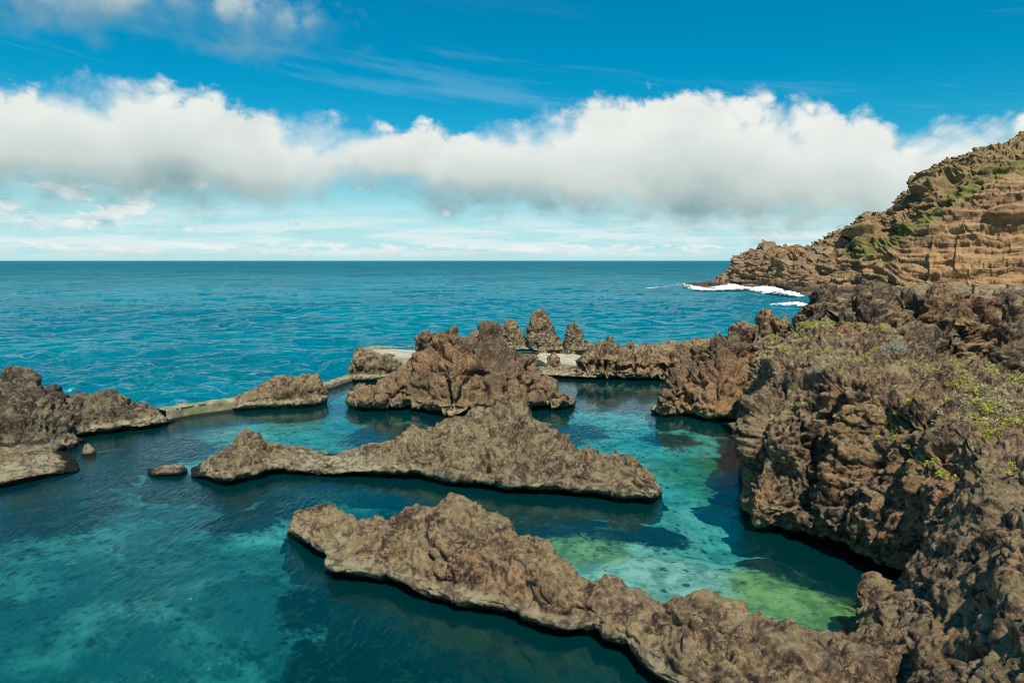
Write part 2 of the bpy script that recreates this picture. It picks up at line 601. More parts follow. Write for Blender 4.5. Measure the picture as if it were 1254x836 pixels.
def sky_setup():
    w = bpy.data.worlds.new('World')
    scene.world = w
    w.use_nodes = True
    nt = w.node_tree
    nt.nodes.clear()
    T = NT(nt)
    out = T.n('ShaderNodeOutputWorld')
    bg = T.n('ShaderNodeBackground')
    sky = T.n('ShaderNodeTexSky')
    sky.sky_type = 'NISHITA'
    sky.sun_disc = False
    sky.sun_elevation = SUN_EL
    sky.sun_rotation = SUN_ROT
    sky.air_density = 1.0
    sky.dust_density = 0.4
    sky.ozone_density = 2.0
    tc = T.n('ShaderNodeTexCoord')
    s = T.n('ShaderNodeSeparateXYZ'); T.link(tc.outputs['Generated'], s.inputs[0])
    az = T.math('ARCTAN2', s.outputs['X'], s.outputs['Y'])
    el = T.math('ARCSINE', s.outputs['Z'])
    arr = make_clouds()
    H_, W_ = arr.shape[:2]
    imgs = []
    for nm, data in (('cloud_colour', arr[..., :3]), ('cloud_cover', np.repeat(arr[..., 3:4], 3, 2))):
        im = bpy.data.images.new(nm, W_, H_, alpha=False, float_buffer=True)
        im.colorspace_settings.name = 'Non-Color'
        px = np.ones((H_, W_, 4), np.float32)
        px[..., :3] = data
        im.pixels.foreach_set(px.ravel())
        im.pack()
        imgs.append(im)
    u = T.math('MULTIPLY_ADD', az, 1 / (AZ1 - AZ0), -AZ0 / (AZ1 - AZ0))
    v = T.math('MULTIPLY', el, 1 / ELMAX)
    cv = T.n('ShaderNodeCombineXYZ'); T.link(u, cv.inputs[0]); T.link(v, cv.inputs[1])
    res = []
    for im in imgs:
        nd = T.n('ShaderNodeTexImage')
        nd.image = im
        nd.extension = 'MIRROR'
        nd.interpolation = 'Linear'
        T.link(cv.outputs[0], nd.inputs['Vector'])
        res.append(nd.outputs['Color'])
    tint = T.mix(T.ss(el, 0.02, 0.26), SKY_LOW, SKY_HIGH)
    col = T.mix(1.0, sky.outputs[0], tint, 'MULTIPLY')
    S = CLOUD
    col = T.mix(T.math('MULTIPLY', T.ss(el, 0.16, 0.02), 0.90), col, (0.58 * S, 0.89 * S, 0.94 * S))
    sc = T.n('ShaderNodeVectorMath', operation='SCALE')
    T.link(res[0], sc.inputs[0]); sc.inputs['Scale'].default_value = S
    cover = T.math('MULTIPLY', res[1], T.ss(el, 0.60, 0.50))
    cover = T.math('MULTIPLY', cover, T.ss(el, 0.0, 0.002))
    col = T.mix(cover, col, sc.outputs[0])
    T.link(col, bg.inputs['Color'])
    bg.inputs['Strength'].default_value = SKY_STRENGTH
    T.link(bg.outputs[0], out.inputs[0])
    try:
        w.cycles.sampling_method = 'MANUAL'
        w.cycles.sample_map_resolution = 512
    except Exception:
        pass


# ------------------------------------------------------------------ light
SUN_AZ = R(167)      # clockwise from +Y (view direction)
SUN_EL = R(57)
SUN_ROT = SUN_AZ
SKY_STRENGTH = 0.1
SKY_LOW = (0.2, 0.92, 1.05)
SKY_HIGH = (0.0, 0.88, 1.06)
CLOUD = 9.0
sky_setup()
sl = bpy.data.lights.new('sun', 'SUN')
sl.energy = 5.0
sl.angle = R(0.5)
sl.color = (1.0, 0.91, 0.74)
so = bpy.data.objects.new('sun', sl)
C.objects.link(so)
sd = np.array([math.sin(SUN_AZ) * math.cos(SUN_EL), math.cos(SUN_AZ) * math.cos(SUN_EL), math.sin(SUN_EL)])
import mathutils
so.rotation_euler = mathutils.Vector(sd).to_track_quat('Z', 'Y').to_euler()
so.location = (40, -20, 60)

# ------------------------------------------------------------------ water
bound_px = [(-400, 505), (-150, 505), (0, 497), (90, 500), (150, 505), (209, 511), (250, 503), (285, 498), (340, 486), (400, 475), (433, 462), (470, 446), (520, 440),
            (600, 433), (640, 431), (720, 431), (740, 440), (800, 440), (870, 438), (930, 438), (1000, 440), (1254, 445), (1500, 450)]
bp = np.array([G(*q)[:2] for q in bound_px])
b_az = np.arctan2(bp[:, 0], bp[:, 1])
b_r = np.hypot(bp[:, 0], bp[:, 1])


def r_in(a):
    return np.interp(a, b_az, b_r)


# ocean: polar fan, cells growing with distance, real swell near the coast
def ocean():
    a_mid = np.linspace(R(-50), R(50), 1500)
    a_l = np.linspace(R(-180), R(-50), 60)[:-1]
    a_r = np.linspace(R(50), R(180), 60)[1:]
    A = np.concatenate([a_l, a_mid, a_r])
    n_r = 620
    t = np.linspace(0, 1, n_r)
    rin = r_in(A)
    y0, y1 = CAMH / rin, CAMH / 45000.0
    near = t[:, None]
    # even in screen height, i.e. in 1/r, then log to the far distance
    inv = y0[None, :] * (1 - near) ** 1.35 + y1
    rr = CAMH / inv
    X = rr * np.sin(A)[None, :]
    Y = rr * np.cos(A)[None, :]
    P = np.stack([X, Y, np.zeros_like(X)], -1).reshape(-1, 3)
    d = np.hypot(P[:, 0], P[:, 1])
    q = P.copy()
    wd = np.array([[0.35, 1.0], [-0.2, 1.0]])
    # wind sea: anisotropic noise, crests roughly parallel to the shore
    u = (q[:, 0] * 0.94 + q[:, 1] * 0.34)
    v = (-q[:, 0] * 0.34 + q[:, 1] * 0.94)
    h = 0
    for f, a, an, sd_ in ((0.035, 0.45, 0.45, 1), (0.12, 0.55, 0.62, 2), (0.34, 0.52, 0.8, 3), (0.85, 0.34, 0.9, 4)):
        fade = smooth(0.8, 0.25, d * 0.0012 * f * 6)
        w = perlin(np.stack([u * f * an, v * f, np.full_like(u, sd_ * 7.7)], 1) + 0.25 * perlin(np.stack([u * f, v * f, u * 0], 1))[:, None])
        w = (1 - np.abs(w) * 2) if sd_ == 1 else (1.5 * w + 0.6 * (1 - np.abs(w) * 2)) * 0.8
        h = h + a * w * fade
    edge = smooth(0, 7, d - np.repeat(rin[None, :], n_r, 0).ravel())
    P[:, 2] = (h - 0.35) * edge * 0.95
    F = gridF(n_r, len(A))
    m, nt = newmat('ocean_water')
    T = NT(nt)
    out = T.n('ShaderNodeOutputMaterial')
    geo = T.n('ShaderNodeNewGeometry')
    pos = geo.outputs['Position']
    rot = T.n('ShaderNodeMapping'); T.link(pos, rot.inputs['Vector'])
    rot.inputs['Rotation'].default_value = (0, 0, R(-14)); rot.inputs['Scale'].default_value = (0.5, 1, 1)
    wv = rot.outputs[0]
    big = T.noise(pos, 0.012, 5, 0.6, 0.6)
    s = T.n('ShaderNodeSeparateXYZ'); T.link(pos, s.inputs[0])
    base = T.mix(T.ss(big, 0.40, 0.62), (0.000, 0.145, 0.215), (0.000, 0.21, 0.285))
    diff = T.n('ShaderNodeBsdfDiffuse'); T.link(base, diff.inputs['Color'])
    glo = T.n('ShaderNodeBsdfGlossy'); glo.inputs['Roughness'].default_value = 0.06
    glo.inputs['Color'].default_value = (0.75, 0.95, 1.0, 1)
    fr = T.n('ShaderNodeFresnel'); fr.inputs['IOR'].default_value = 1.33
    h1 = T.noise(wv, 0.16, 4, 0.6, 0.3)
    h2 = T.noise(wv, 0.75, 5, 0.62, 0.4)
    h3 = T.noise(wv, 2.6, 4, 0.6, 0.3)
    hh = T.math('ADD', T.math('MULTIPLY', h1, 2.2), T.math('ADD', T.math('MULTIPLY', h2, 0.8), T.math('MULTIPLY', h3, 0.10)))
    ln = T.n('ShaderNodeVectorMath', operation='LENGTH'); T.link(pos, ln.inputs[0])
    far = T.ss(ln.outputs['Value'], 120.0, 900.0)
    h0 = T.noise(wv, 0.05, 5, 0.65, 0.4)
    hh = T.math('MULTIPLY_ADD', T.math('MULTIPLY', h0, far), 26.0, hh)
    b = T.bump(hh, 1.0, 1.0)
    for nd in (diff, glo): T.link(b, nd.inputs['Normal'])
    T.link(b, fr.inputs['Normal'])
    mx = T.n('ShaderNodeMixShader')
    T.link(T.math('MULTIPLY', fr.outputs[0], T.ss(ln.outputs['Value'], 150.0, 1500.0, 1.0, 0.5)), mx.inputs[0]); T.link(diff.outputs[0], mx.inputs[1]); T.link(glo.outputs[0], mx.inputs[2])
    T.link(mx.outputs[0], out.inputs[0])
    o = mesh_obj('ocean', P, F, m)
    tag(o, kind='structure')


ocean()


def pool():
    A = np.linspace(R(-75), R(75), 301)
    rin = r_in(A)
    t = np.linspace(0, 1, 60)
    rr = 1.0 + (rin[None, :] - 1.0) * t[:, None]
    X = rr * np.sin(A); Y = rr * np.cos(A)
    top = np.stack([X, Y, np.full_like(X, 0.0)], -1)
    bot = np.stack([X, Y, np.full_like(X, -9.0)], -1)
    n = top.shape[0] * top.shape[1]
    V = np.concatenate([top.reshape(-1, 3), bot.reshape(-1, 3)])
    F = gridF(60, 301)
    Ft = F
    Fb = F[:, ::-1] + n
    def wall(idx):
        idx = np.array(idx)
        a, b = idx[:-1], idx[1:]
        return np.stack([a, b, b + n, a + n], 1)
    i = np.arange(n).reshape(60, 301)
    W = [wall(i[0, ::-1]), wall(i[-1, :]), wall(i[:, 0]), wall(i[::-1, -1])]
    V_, F_ = V, np.concatenate([Ft, Fb] + W)
    m, nt = newmat('pool_water')
    T = NT(nt)
    out = T.n('ShaderNodeOutputMaterial')
    geo = T.n('ShaderNodeNewGeometry')
    pos = geo.outputs['Position']
    mp = T.n('ShaderNodeMapping'); T.link(pos, mp.inputs['Vector'])
    mp.inputs['Rotation'].default_value = (0, 0, R(35)); mp.inputs['Scale'].default_value = (1, 0.32, 1)
    mp2 = T.n('ShaderNodeMapping'); T.link(pos, mp2.inputs['Vector'])
    mp2.inputs['Rotation'].default_value = (0, 0, R(-20)); mp2.inputs['Scale'].default_value = (1, 0.4, 1)
    calm = T.noise(pos, 0.07, 3, 0.6, 0.5)
    amp = T.ss(calm, 0.38, 0.60, 0.3, 1.0)
    sy = T.n('ShaderNodeSeparateXYZ'); T.link(pos, sy.inputs[0])
    amp = T.math('MULTIPLY', amp, T.ss(sy.outputs['Y'], 56.0, 26.0, 0.9, 2.6))
    h1 = T.noise(mp.outputs[0], 4.5, 3, 0.55, 0.4)
    h2 = T.noise(mp2.outputs[0], 1.2, 2, 0.5, 0.4)
    b = T.bump(h2, amp, 0.03)
    b = T.bump(h1, amp, 0.032, b)
    tr = T.n('ShaderNodeBsdfTransparent')
    gl = T.n('ShaderNodeBsdfGlossy'); gl.inputs['Roughness'].default_value = 0.03
    gl.inputs['Color'].default_value = (0.85, 0.97, 1, 1)
    T.link(b, gl.inputs['Normal'])
    fr = T.n('ShaderNodeFresnel'); fr.inputs['IOR'].default_value = 1.33; T.link(b, fr.inputs['Normal'])
    df = T.n('ShaderNodeBsdfDiffuse'); df.inputs['Color'].default_value = (0.0, 0.28, 0.33, 1)
    # light scattered back by the water itself
    m0 = T.n('ShaderNodeMixShader')
    T.val(m0.inputs[0], POOL_SCATTER)
    T.link(tr.outputs[0], m0.inputs[1]); T.link(df.outputs[0], m0.inputs[2])
    mx = T.n('ShaderNodeMixShader')
    T.link(fr.outputs[0], mx.inputs[0]); T.link(m0.outputs[0], mx.inputs[1]); T.link(gl.outputs[0], mx.inputs[2])
    T.link(mx.outputs[0], out.inputs['Surface'])
    ab = T.n('ShaderNodeVolumeAbsorption')
    ab.inputs['Color'].default_value = (0.03, 0.76, 0.80, 1)
    ab.inputs['Density'].default_value = 0.42
    T.link(ab.outputs[0], out.inputs['Volume'])
    o = mesh_obj('pool_water', V_, F_, m, smooth_shade=False)
    tag(o, kind='structure')


POOL_SCATTER = 0.08
pool()


def seabed():
    xs = np.linspace(-90, 90, 520)
    ys = np.linspace(-8, 104, 420)
    X, Y = np.meshgrid(xs, ys)
    p = np.stack([X, Y, np.zeros_like(X)], -1).reshape(-1, 3)
    z = -4.2 + 0.9 * fbm(p * 0.11, 3) + 0.35 * ridged(p * 0.5, 3)
    def blob(px, py, r, dz):
        nonlocal z
        c = G(px, py)
        d = np.hypot(p[:, 0] - c[0], (p[:, 1] - c[1])) / r
        z = z + dz * np.exp(-d ** 2)
    blob(690, 645, 5.0, 2.0)
    blob(980, 730, 4.2, 2.3)
    blob(880, 700, 4.5, 0.8)
    blob(790, 690, 4.5, 1.3)
    blob(850, 600, 6, 1.0)
    blob(60, 660, 6.0, 0.8)
    blob(430, 800, 2.5, 1.2)
    blob(250, 690, 5.0, 0.9)
    z = np.minimum(z, -0.7)
    p[:, 2] = z
    def field(lst):
        f_ = np.zeros(len(p))
        for px, py, r in lst:
            c = G(px, py)
            f_ = np.maximum(f_, np.exp(-(((p[:, 0] - c[0]) ** 2 + (p[:, 1] - c[1]) ** 2) / r ** 2)))
        return np.clip(f_ + 0.22 * fbm(p * 0.6 + 9, 4) * (f_ > 0.02), 0, 1)
    algae = field(((640, 640, 2.6), (690, 648, 2.6), (730, 655, 1.6), (960, 700, 2.4), (1000, 740, 3.0), (960, 760, 3.0), (1030, 760, 3.0), (930, 740, 1.6), (850, 548, 3.0), (885, 560, 3.5), (900, 590, 2.0)))
    sand_reflect = field(((740, 690, 3.0), (800, 670, 4.0), (860, 690, 3.5), (860, 730, 3.0), (780, 600, 2.5), (870, 610, 5.0), (790, 560, 6.0), (760, 510, 9.0), (330, 515, 5.0), (420, 540, 4.0), (250, 545, 4.0), (620, 565, 4), (330, 615, 1.8)))  # pale sand; far patches also stand in for cloud reflection on the pools
    rocky_shade = np.zeros(len(p))  # rocky bottom; its dark colour also stands in for shade before the rocks
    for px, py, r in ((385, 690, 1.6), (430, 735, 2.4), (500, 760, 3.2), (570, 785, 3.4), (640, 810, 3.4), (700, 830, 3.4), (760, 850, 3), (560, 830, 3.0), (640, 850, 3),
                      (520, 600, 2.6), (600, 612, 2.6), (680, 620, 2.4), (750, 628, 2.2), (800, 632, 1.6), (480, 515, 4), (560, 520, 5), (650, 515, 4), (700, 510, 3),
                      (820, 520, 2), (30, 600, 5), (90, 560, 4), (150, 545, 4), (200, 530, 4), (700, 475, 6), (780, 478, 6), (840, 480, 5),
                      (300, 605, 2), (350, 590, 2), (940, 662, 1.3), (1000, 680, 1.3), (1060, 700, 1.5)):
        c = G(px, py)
        rocky_shade = np.maximum(rocky_shade, np.exp(-(((p[:, 0] - c[0]) ** 2 + (p[:, 1] - c[1]) ** 2) / r ** 2) * 1.1))
    rocky_shade = np.clip(rocky_shade * 1.4 + 0.5 * fbm(p * 0.5 + 4, 5, gain=0.65) * 1.6, 0, 1)
    p[:, 2] += rocky_shade * (0.3 + 0.5 * ridged(p * 0.9, 3))
    p[:, 2] = np.minimum(p[:, 2], -1.1)
    # bed raised with distance, standing in for refraction the water lacks
    dist = np.hypot(p[:, 0], p[:, 1])
    p[:, 2] *= np.clip(1.5 * CAMH / np.hypot(dist, CAMH), 0.24, 0.85)
    m, nt = newmat('seabed_sand_and_algae')
    T = NT(nt)
    out = T.n('ShaderNodeOutputMaterial')
    bs = T.n('ShaderNodeBsdfPrincipled')
    geo = T.n('ShaderNodeNewGeometry')
    pos = geo.outputs['Position']
    n1 = T.noise(pos, 0.20, 8, 0.70, 0.4)
    n2 = T.noise(pos, 0.8, 7, 0.72, 0.4)
    s = T.n('ShaderNodeSeparateXYZ'); T.link(pos, s.inputs[0])
    c = T.mix(T.ss(n1, 0.42, 0.62), (0.06, 0.13, 0.14), (0.27, 0.36, 0.32))
    c = T.mix(T.ss(n2, 0.52, 0.68), c, (0.03, 0.07, 0.06))
    c = T.mix(T.ss(n2, 0.38, 0.30), c, (0.45, 0.48, 0.32))
    c = T.mix(T.ss(T.n('ShaderNodeAttribute', attribute_name='sand_reflect').outputs['Fac'], 0.15, 0.6), c, T.mix(T.ss(n2, 0.40, 0.62), (0.56, 0.60, 0.50), (0.22, 0.30, 0.24)))
    sh = T.ss(T.n('ShaderNodeAttribute', attribute_name='algae').outputs['Fac'], 0.25, 0.6)
    gr = T.mix(T.ss(n2, 0.38, 0.60), (0.40, 0.41, 0.11), (0.15, 0.20, 0.04))
    c = T.mix(T.math('MULTIPLY', sh, 0.85), c, gr)
    # loose stones and weed on the bottom
    n5 = T.noise(pos, 2.6, 6, 0.75, 0.2)
    st_ = T.voro(pos, 1.7)
    c = T.mix(T.math('MULTIPLY', T.ss(st_, 0.34, 0.22), T.ss(n2, 0.46, 0.56)), c, (0.05, 0.07, 0.05))
    c = T.mix(T.math('MULTIPLY', T.ss(n5, 0.53, 0.62), 0.55), c, (0.07, 0.10, 0.06))
    rk = T.n('ShaderNodeAttribute', attribute_name='rocky_shade').outputs['Fac']
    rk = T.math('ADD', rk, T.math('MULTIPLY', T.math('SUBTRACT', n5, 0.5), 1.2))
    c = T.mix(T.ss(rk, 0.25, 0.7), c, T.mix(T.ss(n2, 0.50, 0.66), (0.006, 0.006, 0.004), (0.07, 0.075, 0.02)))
    T.link(c, bs.inputs['Base Color'])
    bs.inputs['Roughness'].default_value = 1.0
    bs.inputs['Specular IOR Level'].default_value = 0.0
    T.link(bs.outputs[0], out.inputs[0])
    o = mesh_obj('seabed', p, gridF(420, 520), m, attrs={'rocky_shade': rocky_shade, 'algae': algae, 'sand_reflect': sand_reflect})
    tag(o, kind='structure')


seabed()

# ------------------------------------------------------------------ rocks
# foreground ridge
st = [(352, 654, 354, 640, 0.5, 0.6), (356, 662, 362, 626, 1.0, 1.2), (368, 672, 380, 622, 1.6, 1.6), (386, 684, 410, 621, 2.2, 1.8), (399, 694, 430, 632, 2.6, 1.6),
      (402, 712, 446, 640, 3.2, 1.6), (424, 717, 469, 637, 3.2, 1.8), (469, 720, 500, 626, 3.2, 2.0), (510, 737, 530, 621, 3.4, 2.2), (540, 747, 556, 613, 3.4, 2.2),
      (563, 753, 575, 612, 3.4, 2.2), (590, 757, 598, 625, 3.0, 2.2), (626, 764, 622, 648, 2.6, 2.2), (675, 784, 665, 663, 2.5, 2.0), (719, 786, 694, 690, 2.0, 1.9),
      (745, 797, 722, 715, 1.8, 1.6), (769, 811, 760, 722, 2.0, 1.6), (791, 838, 800, 736, 2.4, 1.6), (840, 870, 845, 732, 2.8, 1.6), (900, 900, 885, 742, 3.2, 1.6),
      (960, 930, 930, 762, 3.4, 1.6), (1020, 950, 985, 772, 3.6, 1.8), (1080, 970, 1045, 772, 3.8, 1.8), (1160, 980, 1110, 765, 4.0, 2.0)]
o = ridge_rock('rock_ridge', st, M_rock, 0.055, 1, lip=0.55, under=0.95, steep=0.24, big=0.12, bigf=0.3, mid=0.36, midf=0.62, small=0.16, cob=0.085, cobf=1.6, fine=0.02, crack=0.3)
tag(o, 'long brown lava rock ridge across the foreground pool, running down to the bottom right', 'rock')

# middle ridge
st = [(234, 580, 234, 577, 0.4, 0.5), (239, 585, 243, 571, 1.5, 1.0), (258, 592, 262, 556, 2.4, 1.6), (277, 597, 285, 545, 3.0, 1.8), (305, 591, 306, 532, 3.4, 2.0), (339, 582, 336, 543, 3.0, 2.0),
      (370, 583, 368, 550, 3.0, 1.8), (399, 585, 400, 557, 2.8, 1.8), (440, 586, 432, 549, 3.0, 2.0), (485, 588, 470, 540, 3.4, 2.2), (520, 590, 507, 527, 3.8, 2.6), (561, 598, 545, 518, 4.4, 3.0),
      (590, 600, 580, 511, 5.0, 3.2), (621, 605, 614, 492, 5.6, 3.4), (650, 607, 640, 494, 5.6, 3.4), (675, 608, 660, 511, 5.2, 3.0), (702, 609, 680, 530, 4.6, 2.6), (730, 612, 706, 548, 4.0, 2.4),
      (757, 616, 735, 557, 3.4, 2.2), (780, 619, 760, 553, 3.0, 2.0), (798, 621, 778, 557, 2.6, 1.8), (806, 618, 795, 578, 1.8, 1.4), (809, 608, 805, 594, 0.8, 0.8), (810, 604, 809, 602, 0.3, 0.3)]
o = ridge_rock('rock_ridge', st, M_rock_grey, 0.075, 2, lip=0.6, under=1.1, steep=0.26, big=0.4, mid=0.5, midf=0.5, small=0.2, smallf=1.6, cob=0.10, cobf=1.5, fine=0.03, crack=0.4)
tag(o, 'grey brown rock ridge with a rounded hump between the rusty island and foreground ridge', 'rock')

o = ridge_rock('rock', [(180, 579, 181, 577, 0.2, 0.2), (186, 583, 190, 573, 0.7, 0.6), (205, 584, 208, 568, 1.1, 0.7), (222, 583, 222, 568, 1.0, 0.6), (230, 578, 230, 575, 0.3, 0.3)],
               M_rock_grey, 0.07, 3, lip=0.3, under=0.3, big=0.1, mid=0.15, small=0.1, cob=0.06, fine=0.02, crack=0.1)
tag(o, 'small flat rock in the water off the left tip of the grey ridge', 'rock')

# big rusty island
st = [(423, 497, 425, 487, 0.8, 1), (428, 501, 431, 474, 2.0, 2.0), (437, 504, 444, 469, 3.0, 3), (465, 505, 470, 461, 4.0, 3.5), (485, 504, 490, 452, 4.5, 4), (500, 503, 506, 428, 5.0, 4.5), (510, 505, 513, 409, 5.2, 5),
      (523, 508, 525, 401, 5.4, 5), (535, 510, 540, 405, 5.4, 5), (555, 513, 556, 401, 5.4, 5), (570, 511, 570, 408, 5.4, 5), (584, 510, 584, 394, 5.6, 5), (605, 510, 602, 399, 5.6, 5),
      (630, 508, 617, 410, 5.4, 4.5), (650, 505, 634, 424, 5.0, 4), (668, 503, 650, 436, 4.6, 4), (682, 504, 663, 456, 4.0, 3), (692, 504, 678, 464, 3.4, 2.6), (700, 501, 688, 480, 2.6, 2.0), (706, 497, 701, 487, 1.4, 1.2), (707, 494, 706, 492, 0.3, 0.3)]
o = ridge_rock('rock_island', st, M_rock_red, 0.10, 4, lip=0.9, under=1.1, steep=0.18, round_=0.7, big=0.4, mid=0.42, midf=0.5, small=0.3, smallf=1.5, cob=0.22, cobf=1.1, fine=0.05, flute=0.75, flutef=0.42, crack=0.45)
tag(o, 'tall rusty brown rock island with a fluted knobbly crest amid the pools', 'rock')

# platform block behind it
st = [(430, 466, 432, 440, 0.8, 5), (436, 468, 437, 427, 2.0, 7), (450, 468, 450, 430, 2.2, 8), (475, 467, 476, 436, 2.2, 8), (500, 466, 500, 440, 2.2, 8), (530, 466, 530, 440, 2.2, 8), (560, 466, 560, 441, 2, 8)]
o = ridge_rock('rock', st, M_rock_grey, 0.13, 5, lip=0.5, under=0.5, steep=0.12, big=0.25, mid=0.4, small=0.2, cob=0.2, cobf=1.2, fine=0.04)
tag(o, 'squat grey rock block carrying a concrete deck, behind the rusty island', 'rock')

st = [(436, 432, 438, 427, 1, 1.5), (450, 432, 452, 424, 1.5, 2), (470, 432, 472, 423, 1.5, 2), (490, 432, 492, 424, 1.5, 2), (510, 432, 512, 423, 1.5, 2), (525, 432, 525, 425, 1.5, 2)]
o = ridge_rock('rock', st, M_rock_grey, 0.14, 52, lip=0.3, under=0.1, big=0.15, mid=0.3, small=0.2, cob=0.2, cobf=1)
tag(o, 'thin knobbly rock rim on the sea side of the left concrete deck', 'rock')

# right island
st = [(797, 504, 798, 498, 0.6, 0.8), (802, 508, 806, 488, 1.8, 2), (812, 513, 818, 470, 3.4, 3), (825, 512, 830, 445, 4.6, 4), (838, 511, 843, 432, 5.0, 4.5), (855, 515, 856, 423, 5.2, 5), (876, 519, 872, 419, 5.4, 5),
      (893, 519, 890, 414, 5.4, 5), (910, 518, 906, 415, 5.4, 5), (925, 517, 920, 430, 5.2, 5), (938, 516, 928, 452, 4.6, 4), (950, 515, 940, 478, 3.6, 3)]
o = ridge_rock('rock_island', st, M_rock_red, 0.095, 6, lip=0.9, under=1.0, steep=0.2, big=0.4, mid=0.5, midf=0.5, small=0.28, smallf=1.5, cob=0.24, cobf=1.2, fine=0.05, flute=0.55, flutef=0.5, crack=0.5)
tag(o, 'blocky brown lava rock island beside the left foot of the near cliff', 'rock')

# low shelf and fluted wall rock beyond
st = [(640, 459, 640, 449, 1.2, 3), (656, 461, 656, 450, 1.6, 4), (672, 463, 674, 451, 1.6, 4), (690, 464, 690, 452, 1.6, 4), (706, 465, 708, 452, 1.6, 4), (730, 466, 730, 454, 1.6, 4)]
o = ridge_rock('rock', st, M_rock_grey, 0.11, 7, lip=0.35, under=0.4, steep=0.2, big=0.2, mid=0.3, small=0.2, cob=0.25, cobf=1.0, fine=0.04)
tag(o, 'low dark rock shelf in front of the pale sea deck', 'rock')
st = [(705, 465, 709, 452, 1.5, 2), (714, 465, 715, 434, 2.6, 3), (724, 465, 724, 420, 3.2, 4), (738, 466, 738, 420, 3.4, 4), (752, 466, 750, 424, 3.4, 4), (766, 466, 768, 429, 3.4, 4), (784, 467, 784, 427, 3.6, 4.5),
      (801, 467, 801, 427, 4, 5), (818, 468, 820, 422, 4.4, 5), (835, 469, 838, 418, 5, 5), (850, 470, 855, 415, 5.4, 5), (865, 471, 872, 420, 5.4, 5), (885, 472, 890, 425, 5, 5)]
o = ridge_rock('rock_wall', st, M_rock, 0.10, 8, lip=0.8, under=0.8, steep=0.12, big=0.3, mid=0.45, midf=0.45, small=0.25, cob=0.2, cobf=1.2, fine=0.04, flute=0.8, flutef=0.42, crack=0.5)
tag(o, 'low rock wall with vertical clefts closing the far side of the right hand pool', 'rock')

# generic blob for stacks, crags and boulders ------------------------------
def blob_rock(name, cx, cy, z0, rx, ry, h, mat, seed, res=0.1, power=1.3, lean=(0, 0), tops=None, **kw):
    n_a = int(max(24, 2 * math.pi * (rx + ry) / 2 / res))
    hh = h + 2.5
    n_h = int(max(16, hh * 1.2 / res))
    a = np.linspace(0, 2 * math.pi, n_a)
    t = np.linspace(0, 1, n_h)
    zz = z0 - 2.5 + hh * t
    k = np.clip((zz - z0) / h, 0, 1)
    prof = np.maximum(1 - k ** power, 0) ** 0.62
    prof = np.where(zz < z0, 1.0, prof)
    prof[-1] = 0.0
    X = cx + lean[0] * k[:, None] + rx * prof[:, None] * np.cos(a)[None, :]
    Y = cy + lean[1] * k[:, None] + ry * prof[:, None] * np.sin(a)[None, :]
    Z = np.repeat(zz[:, None], n_a, 1)
    P = np.stack([X, Y, Z], -1)
    N = np.stack([np.cos(a)[None, :] * np.ones_like(X), np.sin(a)[None, :] * np.ones_like(X), (0.25 + 0.9 * k[:, None] ** 2) * np.ones_like(X)], -1)
    N /= np.linalg.norm(N, axis=2, keepdims=True)
    P = displace(P, N, seed, keep=lambda p: np.ones(len(p)), res=res, **kw)
    P[:, -1] = P[:, 0]
    P[-1] = P[-1].mean(0)
    V = P.reshape(-1, 3)
    return mesh_obj(name, V, gridF(n_h, n_a), mat, attrs=rock_attrs(V), smooth_shade=False)


def at(px, Y, z):          # world x of a pixel column at a given depth and height
    return (px - CX) / FPX * (Y * cp + (CAMH - z) * sp)


def stack(px0, px1, pytop, Y, z0, label, seed, mat=M_rock_grey, name='sea_stack', peak=None, power=1.3, depthk=0.8, **kw):
    xa, xb = at(px0, Y, z0), at(px1, Y, z0)
    top = Q((px0 + px1) / 2, pytop, Y)[2]
    r = (xb - xa) / 2
    lean = 0
    if peak is not None: lean = at(peak, Y, top) - (xa + xb) / 2
    kk = dict(big=0.15 * r, bigf=0.4 / max(r, .3), mid=0.38, midf=0.6, small=0.18, smallf=1.6, cob=0.16, cobf=1.3, fine=0.04, crack=0.25)
    kk.update(kw)
    o = blob_rock(name, (xa + xb) / 2, Y, z0, r, r * depthk, top - z0, mat, seed, power=power, lean=(lean, 0), **kk)
    tag(o, label, 'rock')
    return o


stack(604, 648, 391, 96, 0, 'left sea stack of the far row, half hidden behind the rusty island', 11, peak=624, power=1.2)
stack(642, 692, 381, 95, 0, 'tallest sea stack, with a broad slanting right shoulder', 12, peak=660, power=1.0)
stack(690, 722, 393, 94, 0, 'slender pointed sea stack, rightmost of the far row', 13, peak=703, power=1.1)
stack(664, 684, 402, 93.5, 0, 'short sea stack leaning on the right shoulder of the tallest one', 14, peak=674, power=1.3)
stack(736, 752, 411, 76, 1.5, 'small rounded knob standing on the left end of the low rock wall', 15, name='rock', power=2.0)
stack(766, 777, 415, 80, 0.5, 'tiny dark knob on the seaward rim behind the low rock wall', 16, name='rock', power=1.6)
stack(812, 826, 418, 78, 1, 'small pointed rock knob over the middle of the low rock wall', 17, name='rock', power=1.3)
stack(666, 689, 431, 76, 0, 'round dark boulder on the left edge of the pale sea deck', 18, name='boulder', power=2.2, mat=M_rock_grey)
stack(684, 708, 424, 86, 0, 'mossy low boulder between the sea stacks and the pale sea deck', 19, name='boulder', power=2.2)
stack(656, 672, 425, 87, 0, 'narrow low boulder at the foot of the tallest sea stack', 20, name='boulder', power=1.8)
stack(643, 662, 431, 70, 0, 'rock shoulder joined to the far right end of the rusty island crest', 21, name='boulder', power=2.0, mat=M_rock)
stack(101, 118, 543, 43, -0.2, 'lone small boulder in dark water below the left hand rock', 22, name='boulder', power=2.0, big=0.05, mid=0.1, small=0.06, cob=0.04, crack=0.05)

